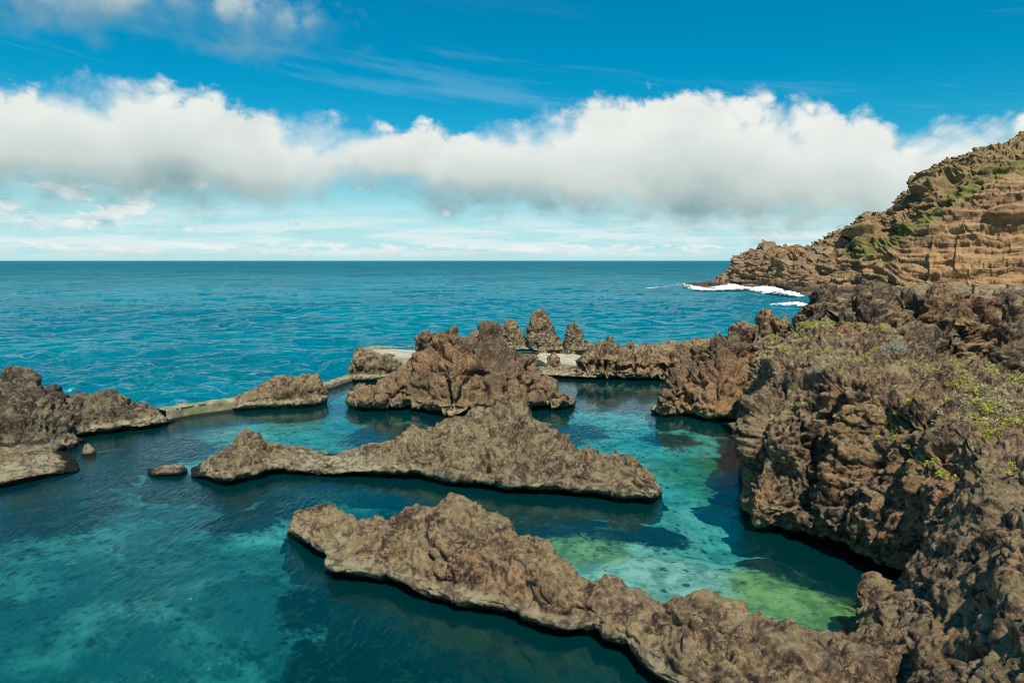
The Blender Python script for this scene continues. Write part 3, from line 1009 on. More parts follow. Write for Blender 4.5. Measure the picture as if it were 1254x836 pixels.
# seaward low rim behind stacks and right wall
st = [(596, 432, 596, 426, 2, 3), (620, 430, 620, 424, 2, 3), (650, 430, 650, 422, 2, 3), (690, 429, 690, 423, 2, 3), (716, 429, 720, 421, 2, 3), (728, 432, 730, 424, 2, 3)]
o = ridge_rock('rock', st, M_rock_grey, 0.16, 9, lip=0.3, under=0.2, big=0.25, mid=0.4, small=0.2, cob=0.2, cobf=1)
tag(o, 'low wet rock sill at the foot of the row of sea stacks', 'rock')
st = [(742, 437, 744, 425, 1.5, 3), (760, 437, 762, 423, 2, 3), (790, 437, 790, 422, 2, 3), (820, 436, 822, 421, 2, 3), (850, 436, 850, 416, 2, 4), (875, 436, 875, 414, 2, 4), (900, 436, 900, 416, 2, 4)]
o = ridge_rock('rock', st, M_rock_grey, 0.14, 10, lip=0.4, under=0.2, big=0.25, mid=0.4, small=0.2, cob=0.2, cobf=1)
tag(o, 'dark outer rock rim behind the low rock wall, facing the open sea', 'rock')

# left rocks
st = [(-190, 596, -190, 466, 6, 5), (-120, 590, -120, 470, 6, 5), (-60, 580, -60, 474, 6, 5), (-20, 572, -20, 480, 6, 5), (0, 568, 2, 474, 6, 5), (20, 565, 15, 464, 6, 5), (42, 562, 38, 464, 5.6, 5), (62, 558, 54, 476, 5, 4.5), (80, 553, 72, 488, 4.4, 4), (92, 548, 86, 510, 3.4, 3), (101, 542, 97, 530, 1.6, 1.6), (104, 539, 103, 537, 0.3, 0.4)]
o = ridge_rock('rock_outcrop', st, M_rock_dark, 0.085, 23, lip=0.4, under=0.4, steep=0.25, big=0.7, mid=0.75, midf=0.5, small=0.25, smallf=1.6, cob=0.16, cobf=1.4, fine=0.03, crack=0.4)
tag(o, 'big dark grey rock outcrop rising at the left edge of the picture', 'rock')
st = [(-120, 632, -120, 566, 3.5, 6), (-60, 618, -60, 560, 3.5, 6), (0, 599, -6, 558, 3.4, 6), (30, 593, 24, 556, 3.2, 6), (55, 587, 48, 556, 2.8, 5), (78, 582, 72, 562, 1.8, 4), (94, 578, 90, 569, 0.9, 2), (98, 574, 97, 572, 0.3, 0.3)]
o = ridge_rock('rock_shelf', st, M_rock_grey, 0.07, 24, lip=0.4, under=0.5, steep=0.45, round_=0.6, big=0.15, mid=0.3, small=0.12, cob=0.08, fine=0.02, strata=0.4)
tag(o, 'low flat rock shelf at the foot of the big left outcrop', 'rock')
st = [(84, 541, 80, 503, 2, 3), (100, 538, 92, 491, 3.4, 3.5), (118, 534, 108, 484, 4, 4), (135, 532, 130, 479, 4.2, 4), (151, 530, 146, 480, 4, 4), (170, 528, 162, 493, 3.6, 3.5), (188, 526, 184, 496, 3.2, 3), (200, 522, 197, 502, 2.4, 2.4), (209, 518, 205, 510, 1.4, 1.4), (213, 515, 212, 513, 0.4, 0.5)]
o = ridge_rock('rock_outcrop', st, M_rock_dark, 0.085, 25, lip=0.5, under=0.6, steep=0.2, big=0.5, mid=0.65, midf=0.5, small=0.22, smallf=1.6, cob=0.15, cobf=1.4, fine=0.03)
tag(o, 'lower rock outcrop between the big left outcrop and the sea wall', 'rock')
st = [(282, 503, 282, 492, 0.8, 1), (290, 504, 290, 487, 2, 2), (301, 504, 302, 480, 2.6, 2.4), (316, 503, 318, 474, 2.8, 2.6), (332, 502, 333, 469, 2.8, 2.6), (339, 502, 340, 461, 2.8, 2.6), (356, 501, 356, 459, 2.8, 2.6), (375, 500, 374, 460, 2.8, 2.6), (388, 498, 388, 461, 2.8, 2.6), (396, 496, 394, 466, 2.2, 2), (400, 492, 399, 478, 1.4, 1.4), (402, 488, 402, 485, 0.3, 0.4)]
o = ridge_rock('rock_outcrop', st, M_rock_grey, 0.09, 26, lip=0.5, under=0.6, steep=0.15, round_=0.75, big=0.3, mid=0.5, midf=0.6, small=0.2, smallf=1.8, cob=0.15, cobf=1.5, fine=0.03)
tag(o, 'flat topped rock set in the middle of the sea wall', 'rock')

# ------------------------------------------------------------------ concrete
def conc_mat(name, c1, c2, green=0.0):
    m, nt = newmat(name)
    T = NT(nt)
    out = T.n('ShaderNodeOutputMaterial')
    bs = T.n('ShaderNodeBsdfPrincipled')
    geo = T.n('ShaderNodeNewGeometry')
    pos = geo.outputs['Position']
    n = T.noise(pos, 0.9, 8, 0.7, 0.3)
    c = T.mix(T.ss(n, 0.35, 0.65), c1, c2)
    c = T.mix(T.math('MULTIPLY', T.ss(T.noise(pos, 5, 6, 0.7), 0.55, 0.7), 0.5), c, (0.10, 0.085, 0.05))
    if green:
        c = T.mix(T.math('MULTIPLY', T.ss(T.noise(pos, 0.35, 6, 0.7), 0.45, 0.6), green), c, (0.13, 0.22, 0.06))
    s = T.n('ShaderNodeSeparateXYZ'); T.link(pos, s.inputs[0])
    c = T.mix(T.ss(s.outputs['Z'], 0.3, 0.1), c, (0.02, 0.02, 0.012))
    T.link(c, bs.inputs['Base Color'])
    bs.inputs['Roughness'].default_value = 0.9
    T.link(T.bump(n, 0.5, 0.08), bs.inputs['Normal'])
    T.link(bs.outputs[0], out.inputs[0])
    return m


M_conc = conc_mat('weathered_concrete', (0.20, 0.165, 0.10), (0.40, 0.34, 0.22), 0.6)
M_slab = conc_mat('pale_concrete', (0.34, 0.30, 0.22), (0.56, 0.50, 0.38))


M_post = conc_mat('sandy_concrete', (0.26, 0.20, 0.12), (0.42, 0.33, 0.21))


def wall_run(name, pts, h, w, mat, seed):
    P = np.array([G(*q)[:2] for q in pts])
    cols = []
    for i in range(len(P)):
        a = P[max(i - 1, 0)]; b = P[min(i + 1, len(P) - 1)]
        t = (b - a) / np.linalg.norm(b - a)
        nrm = np.array([-t[1], t[0]])
        if nrm[1] < 0: nrm = -nrm
        f, bk = P[i], P[i] + nrm * w
        cols.append([[f[0], f[1], -3.5], [f[0], f[1], 0], [f[0], f[1], h - 0.06], [*(f + nrm * 0.07), h], [*(bk - nrm * 0.07), h], [bk[0], bk[1], h - 0.06], [bk[0], bk[1], -3.5]])
    A = np.swapaxes(np.array(cols), 0, 1)
    A = np.swapaxes(cr_resample(np.swapaxes(A, 0, 1), 160), 0, 1)
    # linear subdivide along the section
    rows = [A[0]]
    for i in range(len(A) - 1):
        for k in range(1, 7): rows.append(A[i] + (A[i + 1] - A[i]) * k / 6)
    A = np.array(rows)
    N = grid_normals(A)
    p = A.reshape(-1, 3)
    d = 0.10 * fbm(p * 1.1 + seed, 4) + 0.05 * (0.4 - worley(p * 1.3)[0])
    V = p + N.reshape(-1, 3) * d[:, None]
    V[:, 2] += d * 0.5
    o = mesh_obj(name, V, gridF(*A.shape[:2]), mat)
    return o


o = wall_run('sea_wall', [(204, 517), (232, 511), (260, 507), (290, 503)], 0.95, 1.1, M_conc, 3)
tag(o, 'weathered concrete sea wall between the left outcrop and the flat topped rock', 'wall')
o = wall_run('sea_wall', [(392, 480), (405, 477), (420, 472), (440, 464)], 0.6, 1.0, M_conc, 9)
tag(o, 'mossy concrete sea wall between the flat topped rock and the deck block', 'wall')


def slab(name, pxs, z, th, mat, label, cat='deck', seed=1):
    pts = np.array([G(x, y, z) for x, y in pxs])
    import bmesh
    bm = bmesh.new()
    vs = [bm.verts.new(p) for p in pts]
    f = bm.faces.new(vs)
    r = bmesh.ops.extrude_face_region(bm, geom=[f])
    for v in r['geom']:
        if isinstance(v, bmesh.types.BMVert): v.co.z -= th
    bmesh.ops.bevel(bm, geom=bm.edges[:], offset=0.04, segments=2, affect='EDGES')
    bmesh.ops.recalc_face_normals(bm, faces=bm.faces)
    me = bpy.data.meshes.new(name)
    bm.to_mesh(me); bm.free()
    o = bpy.data.objects.new(name, me)
    C.objects.link(o)
    me.materials.append(mat)
    tag(o, label, cat)
    return o


slab('concrete_deck', [(447, 434), (470, 437), (515, 439), (515, 429), (480, 427), (455, 428)], 2.1, 3.0, M_slab, 'pale concrete bathing deck on top of the squat grey rock block')
slab('concrete_deck', [(655, 438), (668, 444), (705, 447), (716, 436), (700, 433), (660, 432)], 0.75, 1.2, M_slab, 'pale concrete sea deck between the low shelf and the sea stacks')
slab('concrete_deck', [(918, 458), (936, 466), (944, 455), (936, 449), (918, 448)], 3.2, 2.0, M_slab, 'small pale concrete deck in the gap left of the near cliff')

# ------------------------------------------------------------------ near cliff
def W(x, y, z): return np.array([x, y, z], float)
def un(p, dy=0.0, z=-4.0): return np.array([p[0] + 0.6, p[1] + dy, z])

cols = []
def col(g, lip, *rest, under=0.7):
    # g: waterline point, lip: ledge point
    n_ = np.array([0.55, 0.84, 0]) * under
    w = g + n_
    w[2] = -0.1
    b = g.copy(); b[2] = -4.0
    lo = lip + n_ * 0.5; lo[2] = lip[2] * 0.55
    cols.append([b, w, lo, lip] + list(rest))

col(W(17, 50, 0), W(16.8, 50, .6), W(17, 50, 3), W(17.2, 50, 5), W(17.8, 50, 6.2), W(20, 50, 7.2), W(23, 50, 8.2), W(27, 50, 8.6), W(31, 52, 8))
col(W(13.2, 39, 0), W(12.9, 38.7, .7), Q(917, 540, 38.8), Q(920, 500, 39), Q(930, 458, 39.6), Q(955, 432, 41), Q(985, 412, 44), Q(1010, 392, 48), Q(1080, 380, 56))
col(G(913, 600), Q(911, 590, 34.5), Q(913, 545, 34.8), Q(918, 500, 35.2), Q(931, 455, 36.4), Q(965, 425, 39), Q(1000, 408, 43), Q(1020, 390, 48), Q(1110, 380, 56))
col(G(915, 646), Q(911, 628, 30.4), Q(914, 575, 31.2), Q(922, 515, 31.8), Q(942, 458, 34), Q(985, 423, 38), Q(1020, 402, 43), Q(1040, 388, 48), Q(1140, 380, 56))
col(G(955, 658), Q(955, 636, 29.4), Q(955, 585, 29.9), Q(960, 520, 30.7), Q(975, 462, 32.5), Q(1005, 428, 36), Q(1040, 406, 41), Q(1060, 392, 47), Q(1160, 380, 56))
col(G(1004, 672), Q(1004, 644, 28), Q(1000, 590, 28.9), Q(1000, 530, 29.7), Q(1015, 470, 30.2), Q(1045, 435, 33.5), Q(1075, 418, 38), Q(1090, 408, 43), Q(1190, 390, 56))
col(G(1060, 692), Q(1066, 662, 26.3), Q(1070, 600, 26.7), Q(1076, 540, 27.2), Q(1088, 485, 27.8), Q(1115, 455, 31), Q(1150, 442, 37), Q(1160, 430, 43), Q(1260, 400, 56))
col(G(1115, 703), Q(1117, 680, 24.4), Q(1126, 620, 24.4), Q(1136, 560, 24.4), Q(1152, 505, 25.8), Q(1190, 470, 29.5), Q(1215, 458, 36), Q(1225, 445, 43), Q(1340, 420, 56))
col(G(1120, 725), Q(1112, 716, 23.4), Q(1130, 660, 23.2), Q(1150, 600, 23.2), Q(1180, 535, 24), Q(1230, 485, 28), Q(1280, 465, 35), Q(1300, 455, 43), Q(1440, 430, 56))
col(G(1060, 742), Q(1056, 716, 22.6), Q(1100, 708, 22.0), Q(1150, 650, 21.6), Q(1190, 570, 22.2), Q(1250, 505, 25.5), Q(1310, 478, 32), Q(1360, 465, 42), Q(1500, 440, 55))
col(G(1050, 790), Q(1046, 770, 20.6), Q(1090, 748, 19.8), Q(1150, 705, 19.2), Q(1210, 620, 19.5), Q(1290, 535, 22.5), Q(1360, 500, 30), Q(1420, 480, 40), Q(1560, 450, 54))
col(G(1042, 860), Q(1036, 846, 17.8), Q(1090, 820, 17), Q(1160, 770, 16.4), Q(1240, 680, 16.6), Q(1340, 580, 19.5), Q(1430, 530, 27), Q(1490, 505, 38), Q(1640, 470, 52))
col(G(1040, 960), Q(1036, 950, 15), Q(1095, 900, 14.2), Q(1170, 850, 13.6), Q(1270, 760, 13.6), Q(1400, 640, 16.5), Q(1500, 580, 24), Q(1560, 540, 36), Q(1740, 480, 50))
col(G(1050, 1120), Q(1050, 1100, 12), Q(1130, 1040, 11.2), Q(1220, 980, 10.8), Q(1330, 870, 11), Q(1480, 720, 13.5), Q(1600, 640, 20), Q(1700, 590, 33), Q(1900, 520, 48))
rows = np.swapaxes(np.array(cols), 0, 1)
cliff = build_loft('cliff', rows, M_cliff, 0.065, 31, big=0.5, bigf=0.3, mid=0.5, midf=0.5, small=0.26, smallf=1.5, cob=0.26, cobf=1.4, fine=0.035, flute=0.6, flutef=0.36, crack=0.5,
                   keep=lambda p: (0.45 + 0.55 * smooth(0.6, 2.2, p[:, 2])) * (0.50 + 0.50 * smooth(21, 30, p[:, 1])))
tag(cliff, kind='structure')

# crags above the plateau (lofts from base to ridge, base height given)
def crag(name, stations, mat, res, seed, label, **kw):
    kk = dict(big=0.4, mid=0.6, midf=0.42, small=0.3, smallf=1.5, cob=0.3, cobf=1.1, fine=0.05, flute=0.7, flutef=0.45, crack=0.5)
    kk.update(kw)
    o = ridge_rock(name, stations, mat, res, seed, lip=0.3, under=0.0, depth=3.0, steep=0.3, keep=lambda p: np.ones(len(p)), **kk)
    tag(o, label, 'rock')
    return o


def cs(px0, base_z, Y, rx, ry, tf, tb):
    """station with the base given by column, height and distance"""
    d = ray(px0, 418)
    # pixel row of point (Y, base_z)
    ang = math.atan2(CAMH - base_z, Y)
    fy = CY + FPX * math.tan(ang - PITCH)
    return (px0, fy, rx, ry, tf, tb, base_z)


crag('rock_crag', [cs(882, 0, 63, 884, 425, 1.5, 2), cs(888, 0, 62.5, 892, 402, 3, 3), cs(898, 0, 62, 902, 398, 3.4, 3), cs(910, 0, 61.5, 916, 397, 3.6, 3), cs(925, 0, 61, 930, 381, 3.8, 3.4), cs(938, 0, 60.5, 938, 379, 3.8, 3.4), cs(950, 0, 60, 950, 386, 3.8, 3.4), cs(965, 0, 59, 965, 393, 3.8, 3), cs(980, 0, 58, 980, 396, 3.5, 3), cs(1000, 0, 57, 1000, 405, 3, 3)],
     M_crag, 0.12, 41, 'jagged rock tower behind the right island, seen against the sea')
crag('rock_crag', [cs(964, 7.0, 48, 970, 405, 1, 2), cs(972, 7.2, 47.5, 978, 386, 2, 2.4), cs(982, 7.2, 47, 990, 364, 2.4, 2.6), cs(994, 7.3, 46.5, 1000, 349, 2.6, 3), cs(1010, 7.3, 46, 1014, 346, 2.6, 3), cs(1022, 7.3, 46, 1026, 350, 2.6, 3), cs(1036, 7.3, 46, 1036, 360, 2.4, 3), cs(1048, 7.3, 46, 1046, 372, 2, 2)],
     M_crag, 0.10, 42, 'brown rock crag with a sheer seaward face, leftmost on the plateau')
crag('rock_crag', [cs(1020, 7.5, 44.5, 1024, 385, 1, 2), cs(1034, 7.6, 44, 1040, 358, 2.4, 3), cs(1050, 7.6, 43.5, 1052, 349, 2.6, 3), cs(1068, 7.6, 43, 1068, 341, 2.6, 3), cs(1084, 7.6, 43, 1084, 350, 2.6, 3), cs(1100, 7.6, 43, 1098, 368, 2.2, 3), cs(1114, 7.6, 43, 1112, 384, 1.5, 2)],
     M_crag, 0.10, 43, 'ribbed rock crag with a dark central cleft, in the middle of the plateau')
crag('rock_crag', [cs(1088, 7.0, 48, 1088, 357, 2, 3), cs(1110, 7.0, 48, 1110, 355, 2.5, 3), cs(1128, 7.0, 47, 1128, 356, 2.5, 3), cs(1150, 7.0, 47, 1150, 356, 2.5, 3), cs(1175, 7.0, 47, 1175, 357, 2.5, 3), cs(1200, 7, 47, 1200, 358, 2.5, 3), cs(1230, 7, 47, 1230, 358, 2.5, 3), cs(1290, 7, 47, 1290, 356, 2.5, 3), cs(1400, 7, 47, 1400, 352, 2.5, 3)],
     M_crag, 0.12, 44, 'low dark rock bank below the foot of the headland cliff')
stack(1124, 1174, 346, 44, 7.6, 'round topped dark boulder crowning the dark rock bank', 45, name='boulder', mat=M_crag, power=2.4, cob=0.22)
stack(1092, 1150, 388, 39.5, 6.2, 'dark reddish rock lump at the head of the grassy hollow', 46, name='boulder', mat=M_crag, power=2.2, cob=0.25)
stack(1056, 1098, 398, 40.0, 7.0, 'low brown rock lump below the ribbed crag', 47, name='boulder', mat=M_crag, power=2.0)
crag('rock_wall', [cs(1130, 6.0, 40, 1135, 420, 1, 3), cs(1148, 6.0, 40, 1150, 385, 1.6, 3), cs(1168, 6.0, 40, 1170, 362, 1.8, 3), cs(1190, 6.0, 40, 1190, 360, 2, 3), cs(1215, 6.0, 40, 1215, 358, 2, 3), cs(1240, 6, 39.5, 1240, 353, 2, 3), cs(1265, 6, 39, 1265, 350, 2, 3), cs(1300, 6, 38.5, 1300, 346, 2, 3), cs(1360, 6, 38, 1360, 345, 2, 3), cs(1450, 6, 37, 1450, 345, 2, 3)],
     M_crag, 0.09, 48, 'dark steep rock wall with shaded clefts behind the grassy hollow at the right edge', flute=1.1, flutef=0.38)
stack(1216, 1262, 362, 35.5, 7.6, 'knobbly boulder at the right edge on top of the dark wall', 49, name='boulder', mat=M_crag, power=2.2, cob=0.25, depthk=0.6)

# ------------------------------------------------------------------ headland
hl = []
def hcol(px, Y, base_py, top_py, dback, gr=0.45):
    b = Q(px, base_py, Y)
    zb = b[2]
    t = Q(px, top_py, Y + dback)
    zt = t[2]
    pts = []
    prof = [(-0.02, -6), (0, 0), (0.06, 0.16), (0.12, 0.34), (0.22, 0.52), (0.42, 0.70), (0.68, 0.86), (1.0, 1.0)]
    for w, hz in prof:
        z = zb + hz * (zt - zb) if hz >= 0 else zb + hz
        yy = Y + dback * w
        xx = at(px, yy, z)
        pts.append([xx, yy, z])
    k = (Y + dback + 40) / (Y + dback)
    pts.append([t[0] * k, t[1] * k, zt * 0.75])
    k = (Y + dback + 120) / (Y + dback)
    pts.append([t[0] * k, t[1] * k, -6])
    hl.append(pts)

for a in [(838, 306, 353.6, 352, 4), (850, 303, 354, 350, 10), (865, 299, 355, 348, 16), (880, 295, 356, 343, 22), (893, 291, 357, 331, 28), (900, 289, 357.5, 322, 30), (912, 284, 358, 311, 34), (926, 279, 358.6, 304, 36), (939, 274, 359, 299.5, 38),
          (950, 269, 360, 299.5, 38), (957, 265, 360.5, 304.5, 36), (972, 258, 362, 302.5, 40), (990, 250, 363.5, 302, 40), (1012, 246, 364, 294, 42), (1034, 243, 364.5, 285, 44), (1048, 241, 365, 278, 46), (1054, 240, 365, 267, 48), (1071, 238, 365, 264, 50),
          (1091, 236, 365.5, 256, 54), (1104, 235, 366, 239, 56), (1121, 233, 366, 229, 60), (1130, 232, 366, 216, 62), (1144, 230, 366, 206, 64), (1170, 227, 366.5, 196, 66), (1203, 223, 367, 180, 68), (1236, 219, 367.5, 169.5, 70), (1256, 217, 368, 164, 70),
          (1300, 212, 369, 150, 72), (1360, 206, 370, 130, 74), (1440, 198, 372, 110, 74), (1560, 188, 375, 95, 74), (1750, 178, 380, 70, 74), (2100, 165, 385, 30, 74), (2700, 150, 392, -30, 74)]:
    hcol(*a)
hrows = np.swapaxes(np.array(hl), 0, 1)


def headland():
    P = hrows
    nc, nr = 2300, 520
    P = cr_resample(P, nr)
    P = np.swapaxes(cr_resample(np.swapaxes(P, 0, 1), nc), 0, 1)
    N = grid_normals(P)
    if N.reshape(-1, 3)[:, 1].mean() > 0: N = -N
    p = P.reshape(-1, 3)
    n = N.reshape(-1, 3).copy()
    u, v, z = p[:, 0], p[:, 1], p[:, 2]
    # projected column helps to place the two geological halves along the coast
    s = (u / v)
    lay = smooth(0.50, 0.56, s + 0.0022 * (45 - z) * 0 + 0.03 * perlin(p * 0.03))     # 1 = horizontally bedded cliff, right
    diag = smooth(-6, 6, (z - 14) - (s - 0.55) * 230 + 6 * fbm(p * 0.03, 3))
    bedded = lay * (1 - diag)
    warp = 3.0 * fbm(p * np.array([0.03, 0.03, 0.03]), 4) + 0.8 * perlin(p * 0.12)
    # tilted bedding: dips gently seaward at the left half
    zz = z + warp - 0.10 * (1 - lay) * (v - 240) * 0.4 - 0.06 * (1 - lay) * u
    d = np.zeros(len(p))
    for i, (f, a) in enumerate(((0.22, 1.2), (0.55, 0.8), (1.25, 0.45), (2.6, 0.22))):
        b = perlin(np.stack([u * 0.012 * (i + 1), v * 0.012 * (i + 1), zz * f], 1) + i * 9)
        d += a * np.sign(b) * np.abs(b) ** 0.55 * (0.85 + 0.3 * bedded)
    d += 2.6 * fbm(p * 0.045, 3) * (1 - 0.5 * bedded)
    d += 1.4 * (ridged(p * np.array([0.11, 0.11, 0.09]) + 3, 4) - 0.55) * (1.25 - 0.75 * bedded)
    d += 0.8 * fbm(p * 0.33, 3)
    f1, e1 = worley(p * np.array([0.22, 0.22, 0.5]))
    d += 1.0 * (0.5 - f1) * (1 - 0.3 * bedded)
    v1, r1 = facets(p * np.array([0.10, 0.10, 0.16]) + 4)
    d += 1.9 * v1 * (1 - 0.7 * bedded)
    v1, r1 = facets(p * np.array([0.30, 0.30, 0.55]) + 14)
    d += 1.3 * v1 * (1 - 0.5 * bedded)
    fr_ = np.abs(perlin(np.stack([u * 0.16, v * 0.16, z * 0.03], 1) + 0.3 * perlin(p * 0.2)[:, None]))
    d -= 1.5 * (1 - smooth(0, 0.07, fr_)) * smooth(-0.2, 0.3, perlin(p * 0.05 + 8))
    # hollows
    hole = smooth(0.36, 0.62, fbm(p * np.array([0.05, 0.05, 0.13]) + 21, 2) + 0.12 * smooth(0.42, 0.52, s))
    d -= 5.0 * hole * smooth(3, 8, z)
    d *= 0.25 + 0.75 * smooth(0.5, 5, z)
    n[:, 2] *= 0.35
    n /= np.linalg.norm(n, axis=1, keepdims=True) + 1e-6
    V = p + n * d[:, None]
    # green strip following the seam from the summit down to the left
    pxp = CX + FPX * p[:, 0] / (p[:, 1] * cp + (CAMH - p[:, 2]) * sp)
    gx = s
    zl = np.interp(s, [0.44, 0.50, 0.53, 0.56, 0.60, 0.66, 0.72, 0.9], [14, 15.5, 19, 24, 32, 41, 47, 60])
    green = np.exp(-((z - zl) / (3.0 + 0.0 * s)) ** 2) * smooth(0.455, 0.50, s)
    green = np.clip(green * 1.3, 0, 1)
    green = np.maximum(green, smooth(-0.5, 2.5, z - zl - 3.0) * 0.35 * smooth(0.52, 0.6, s))
    o = mesh_obj('headland', V, gridF(nr, nc)[:, ::-1], None, smooth_shade=False, attrs={'bedded': bedded, 'green': green, 'bed': zz})
    m, nt = newmat('headland_rock')
    T = NT(nt)
    out = T.n('ShaderNodeOutputMaterial')
    bs = T.n('ShaderNodeBsdfPrincipled')
    geo = T.n('ShaderNodeNewGeometry')
    pos = geo.outputs['Position']
    def attr(a):
        nd = T.n('ShaderNodeAttribute', attribute_name=a)
        return nd.outputs['Fac']
    bedz = attr('bed'); bd = attr('bedded'); grn = attr('green')
    cvx = T.n('ShaderNodeSeparateXYZ'); T.link(pos, cvx.inputs[0])
    cb = T.n('ShaderNodeCombineXYZ')
    T.link(T.math('MULTIPLY', cvx.outputs['X'], 0.06), cb.inputs[0]); T.link(T.math('MULTIPLY', cvx.outputs['Y'], 0.06), cb.inputs[1]); T.link(bedz, cb.inputs[2])
    l1 = T.noise(cb.outputs[0], 0.55, 6, 0.7)
    l2 = T.noise(cb.outputs[0], 2.2, 5, 0.7)
    n1 = T.noise(pos, 0.12, 8, 0.68, 0.5)
    n2 = T.noise(pos, 0.8, 8, 0.72, 0.3)
    cbed = T.ramp(l1, [(0.30, (0.14, 0.085, 0.052)), (0.42, (0.29, 0.165, 0.088)), (0.55, (0.46, 0.29, 0.145)), (0.70, (0.45, 0.235, 0.10))])
    cbed = T.mix(T.math('MULTIPLY', T.ss(l2, 0.47, 0.38), T.ss(n1, 0.62, 0.40)), cbed, (0.07, 0.05, 0.042))
    cbed = T.mix(T.math('MULTIPLY', T.ss(n2, 0.52, 0.62), 0.4), cbed, (0.50, 0.38, 0.22))
    cmas = T.ramp(n1, [(0.32, (0.10, 0.06, 0.042)), (0.48, (0.28, 0.175, 0.095)), (0.66, (0.50, 0.32, 0.165))])
    cmas = T.mix(0.45, cmas, T.ramp(n2, [(0.34, (0.06, 0.042, 0.035)), (0.5, (0.29, 0.19, 0.105)), (0.68, (0.52, 0.36, 0.19))]))
    c = T.mix(bd, cmas, cbed)
    c = T.mix(T.math('MULTIPLY', T.ss(n2, 0.44, 0.34), 0.6), c, (0.06, 0.042, 0.036))
    # grey rubble zone
    c = T.mix(T.math('MULTIPLY', T.ss(T.noise(pos, 0.05, 4, 0.6), 0.56, 0.66), 0.45), c, (0.27, 0.22, 0.165))
    g = T.math('MULTIPLY', grn, T.ss(T.noise(pos, 0.35, 7, 0.7, 0.4), 0.36, 0.54))
    c = T.mix(T.math('MULTIPLY', g, 0.9), c, T.mix(n2, (0.07, 0.10, 0.02), (0.20, 0.21, 0.06)))
    wet = T.ss(T.math('ADD', cvx.outputs['Z'], T.math('MULTIPLY', n1, 3)), 5.2, 3.0)
    c = T.mix(wet, c, T.mix(n2, (0.05, 0.035, 0.035), (0.11, 0.075, 0.06)))
    wet2 = T.ss(cvx.outputs['Z'], 1.3, 0.7)
    c = T.mix(wet2, c, (0.20, 0.155, 0.09))
    T.link(c, bs.inputs['Base Color'])
    bs.inputs['Roughness'].default_value = 0.95
    bs.inputs['Specular IOR Level'].default_value = 0.15
    h = T.math('ADD', T.noise(pos, 1.0, 8, 0.75), T.math('MULTIPLY', l2, 0.6))
    T.link(T.bump(h, 0.8, 0.8), bs.inputs['Normal'])
    T.link(bs.outputs[0], out.inputs[0])
    o.data.materials.append(m)
    tag(o, kind='structure')


headland()

# land hidden behind the crags joins plateau and headland
def land():
    xs = np.linspace(17, 420, 300)
    ys = np.linspace(-40, 230, 260)
    X, Y = np.meshgrid(xs, ys)
    p = np.stack([X, Y, np.zeros_like(X)], -1).reshape(-1, 3)
    edge = np.interp(Y.ravel(), [-40, 10, 20, 30, 45, 60, 100, 160, 230], [10, 13, 17, 22, 26, 33, 52, 82, 116])
    z = -5 + 9.0 * smooth(0, 8, p[:, 0] - edge) + 2.2 * fbm(p * 0.12, 4)
    p[:, 2] = z
    o = mesh_obj('ground', p, gridF(260, 300), M_crag, attrs=rock_attrs(p))
    tag(o, kind='structure')


land()

# ------------------------------------------------------------------ surf
def foam_mat():
    m, nt = newmat('sea_foam')
    T = NT(nt)
    out = T.n('ShaderNodeOutputMaterial')
    bs = T.n('ShaderNodeBsdfPrincipled')
    geo = T.n('ShaderNodeNewGeometry')
    n = T.noise(geo.outputs['Position'], 1.2, 6, 0.7)
    T.link(T.mix(n, (0.55, 0.68, 0.70), (0.88, 0.9, 0.9)), bs.inputs['Base Color'])
    bs.inputs['Roughness'].default_value = 0.8
    tr = T.n('ShaderNodeBsdfTransparent')
    body = T.n('ShaderNodeAttribute', attribute_name='body').outputs['Fac']
    lace = T.math('ADD', body, T.math('MULTIPLY', T.math('SUBTRACT', T.noise(geo.outputs['Position'], 0.7, 6, 0.75, 0.5), 0.5), 1.8))
    mx = T.n('ShaderNodeMixShader')
    T.link(T.ss(lace, 0.30, 0.55), mx.inputs[0])
    T.link(tr.outputs[0], mx.inputs[1]); T.link(bs.outputs[0], mx.inputs[2])
    T.link(mx.outputs[0], out.inputs[0])
    return m


M_foam = foam_mat()


def surf(name, pts, label, seed, width=5.0, hgt=1.3):
    P = np.array([G(*q)[:2] for q in pts])
    L = np.linalg.norm(np.diff(P, axis=0), axis=1).sum()
    n = int(L / 0.35)
    P = cr_resample(P[:, None, :], n)[:, 0]
    t = np.gradient(P, axis=0); t /= np.linalg.norm(t, axis=1)[:, None]
    nr = np.stack([-t[:, 1], t[:, 0]], 1)
    nr[nr[:, 1] < 0] *= -1
    k = 30
    w = np.linspace(-1, 1, k)
    s = np.linspace(0, 1, n)
    p3 = np.stack([P[:, 0], P[:, 1], np.full(n, seed)], 1)
    wn = (0.55 + 0.75 * (perlin(p3 * 0.09) + 0.5)) * np.clip(np.minimum(s, 1 - s) * 9, 0.05, 1)
    hn = hgt * np.clip(0.45 + 1.3 * perlin(p3 * 0.05 + 4), 0.15, 1.6) * np.clip(np.minimum(s, 1 - s) * 7, 0.1, 1)
    XY = P[None] + nr[None] * (w[:, None] * width * wn[None])[:, :, None]
    Z = hn[None] * (1 - w[:, None] ** 2)
    V = np.concatenate([XY, Z[..., None]], -1).reshape(-1, 3)
    V[:, 2] += 0.5 * hgt * fbm(V * 0.6, 3) * (V[:, 2] / hgt + 0.1) + 0.25 * perlin(V * 1.5) + 0.35
    body = np.repeat((1 - np.abs(w) ** 1.5)[:, None], n, 1) * np.clip(0.80 + 0.9 * perlin(p3 * 0.07 + 9), 0.3, 1)[None]
    o = mesh_obj(name, V, gridF(k, n), M_foam, attrs={'body': body.ravel()})
    tag(o, label, 'sea foam', kind='stuff')


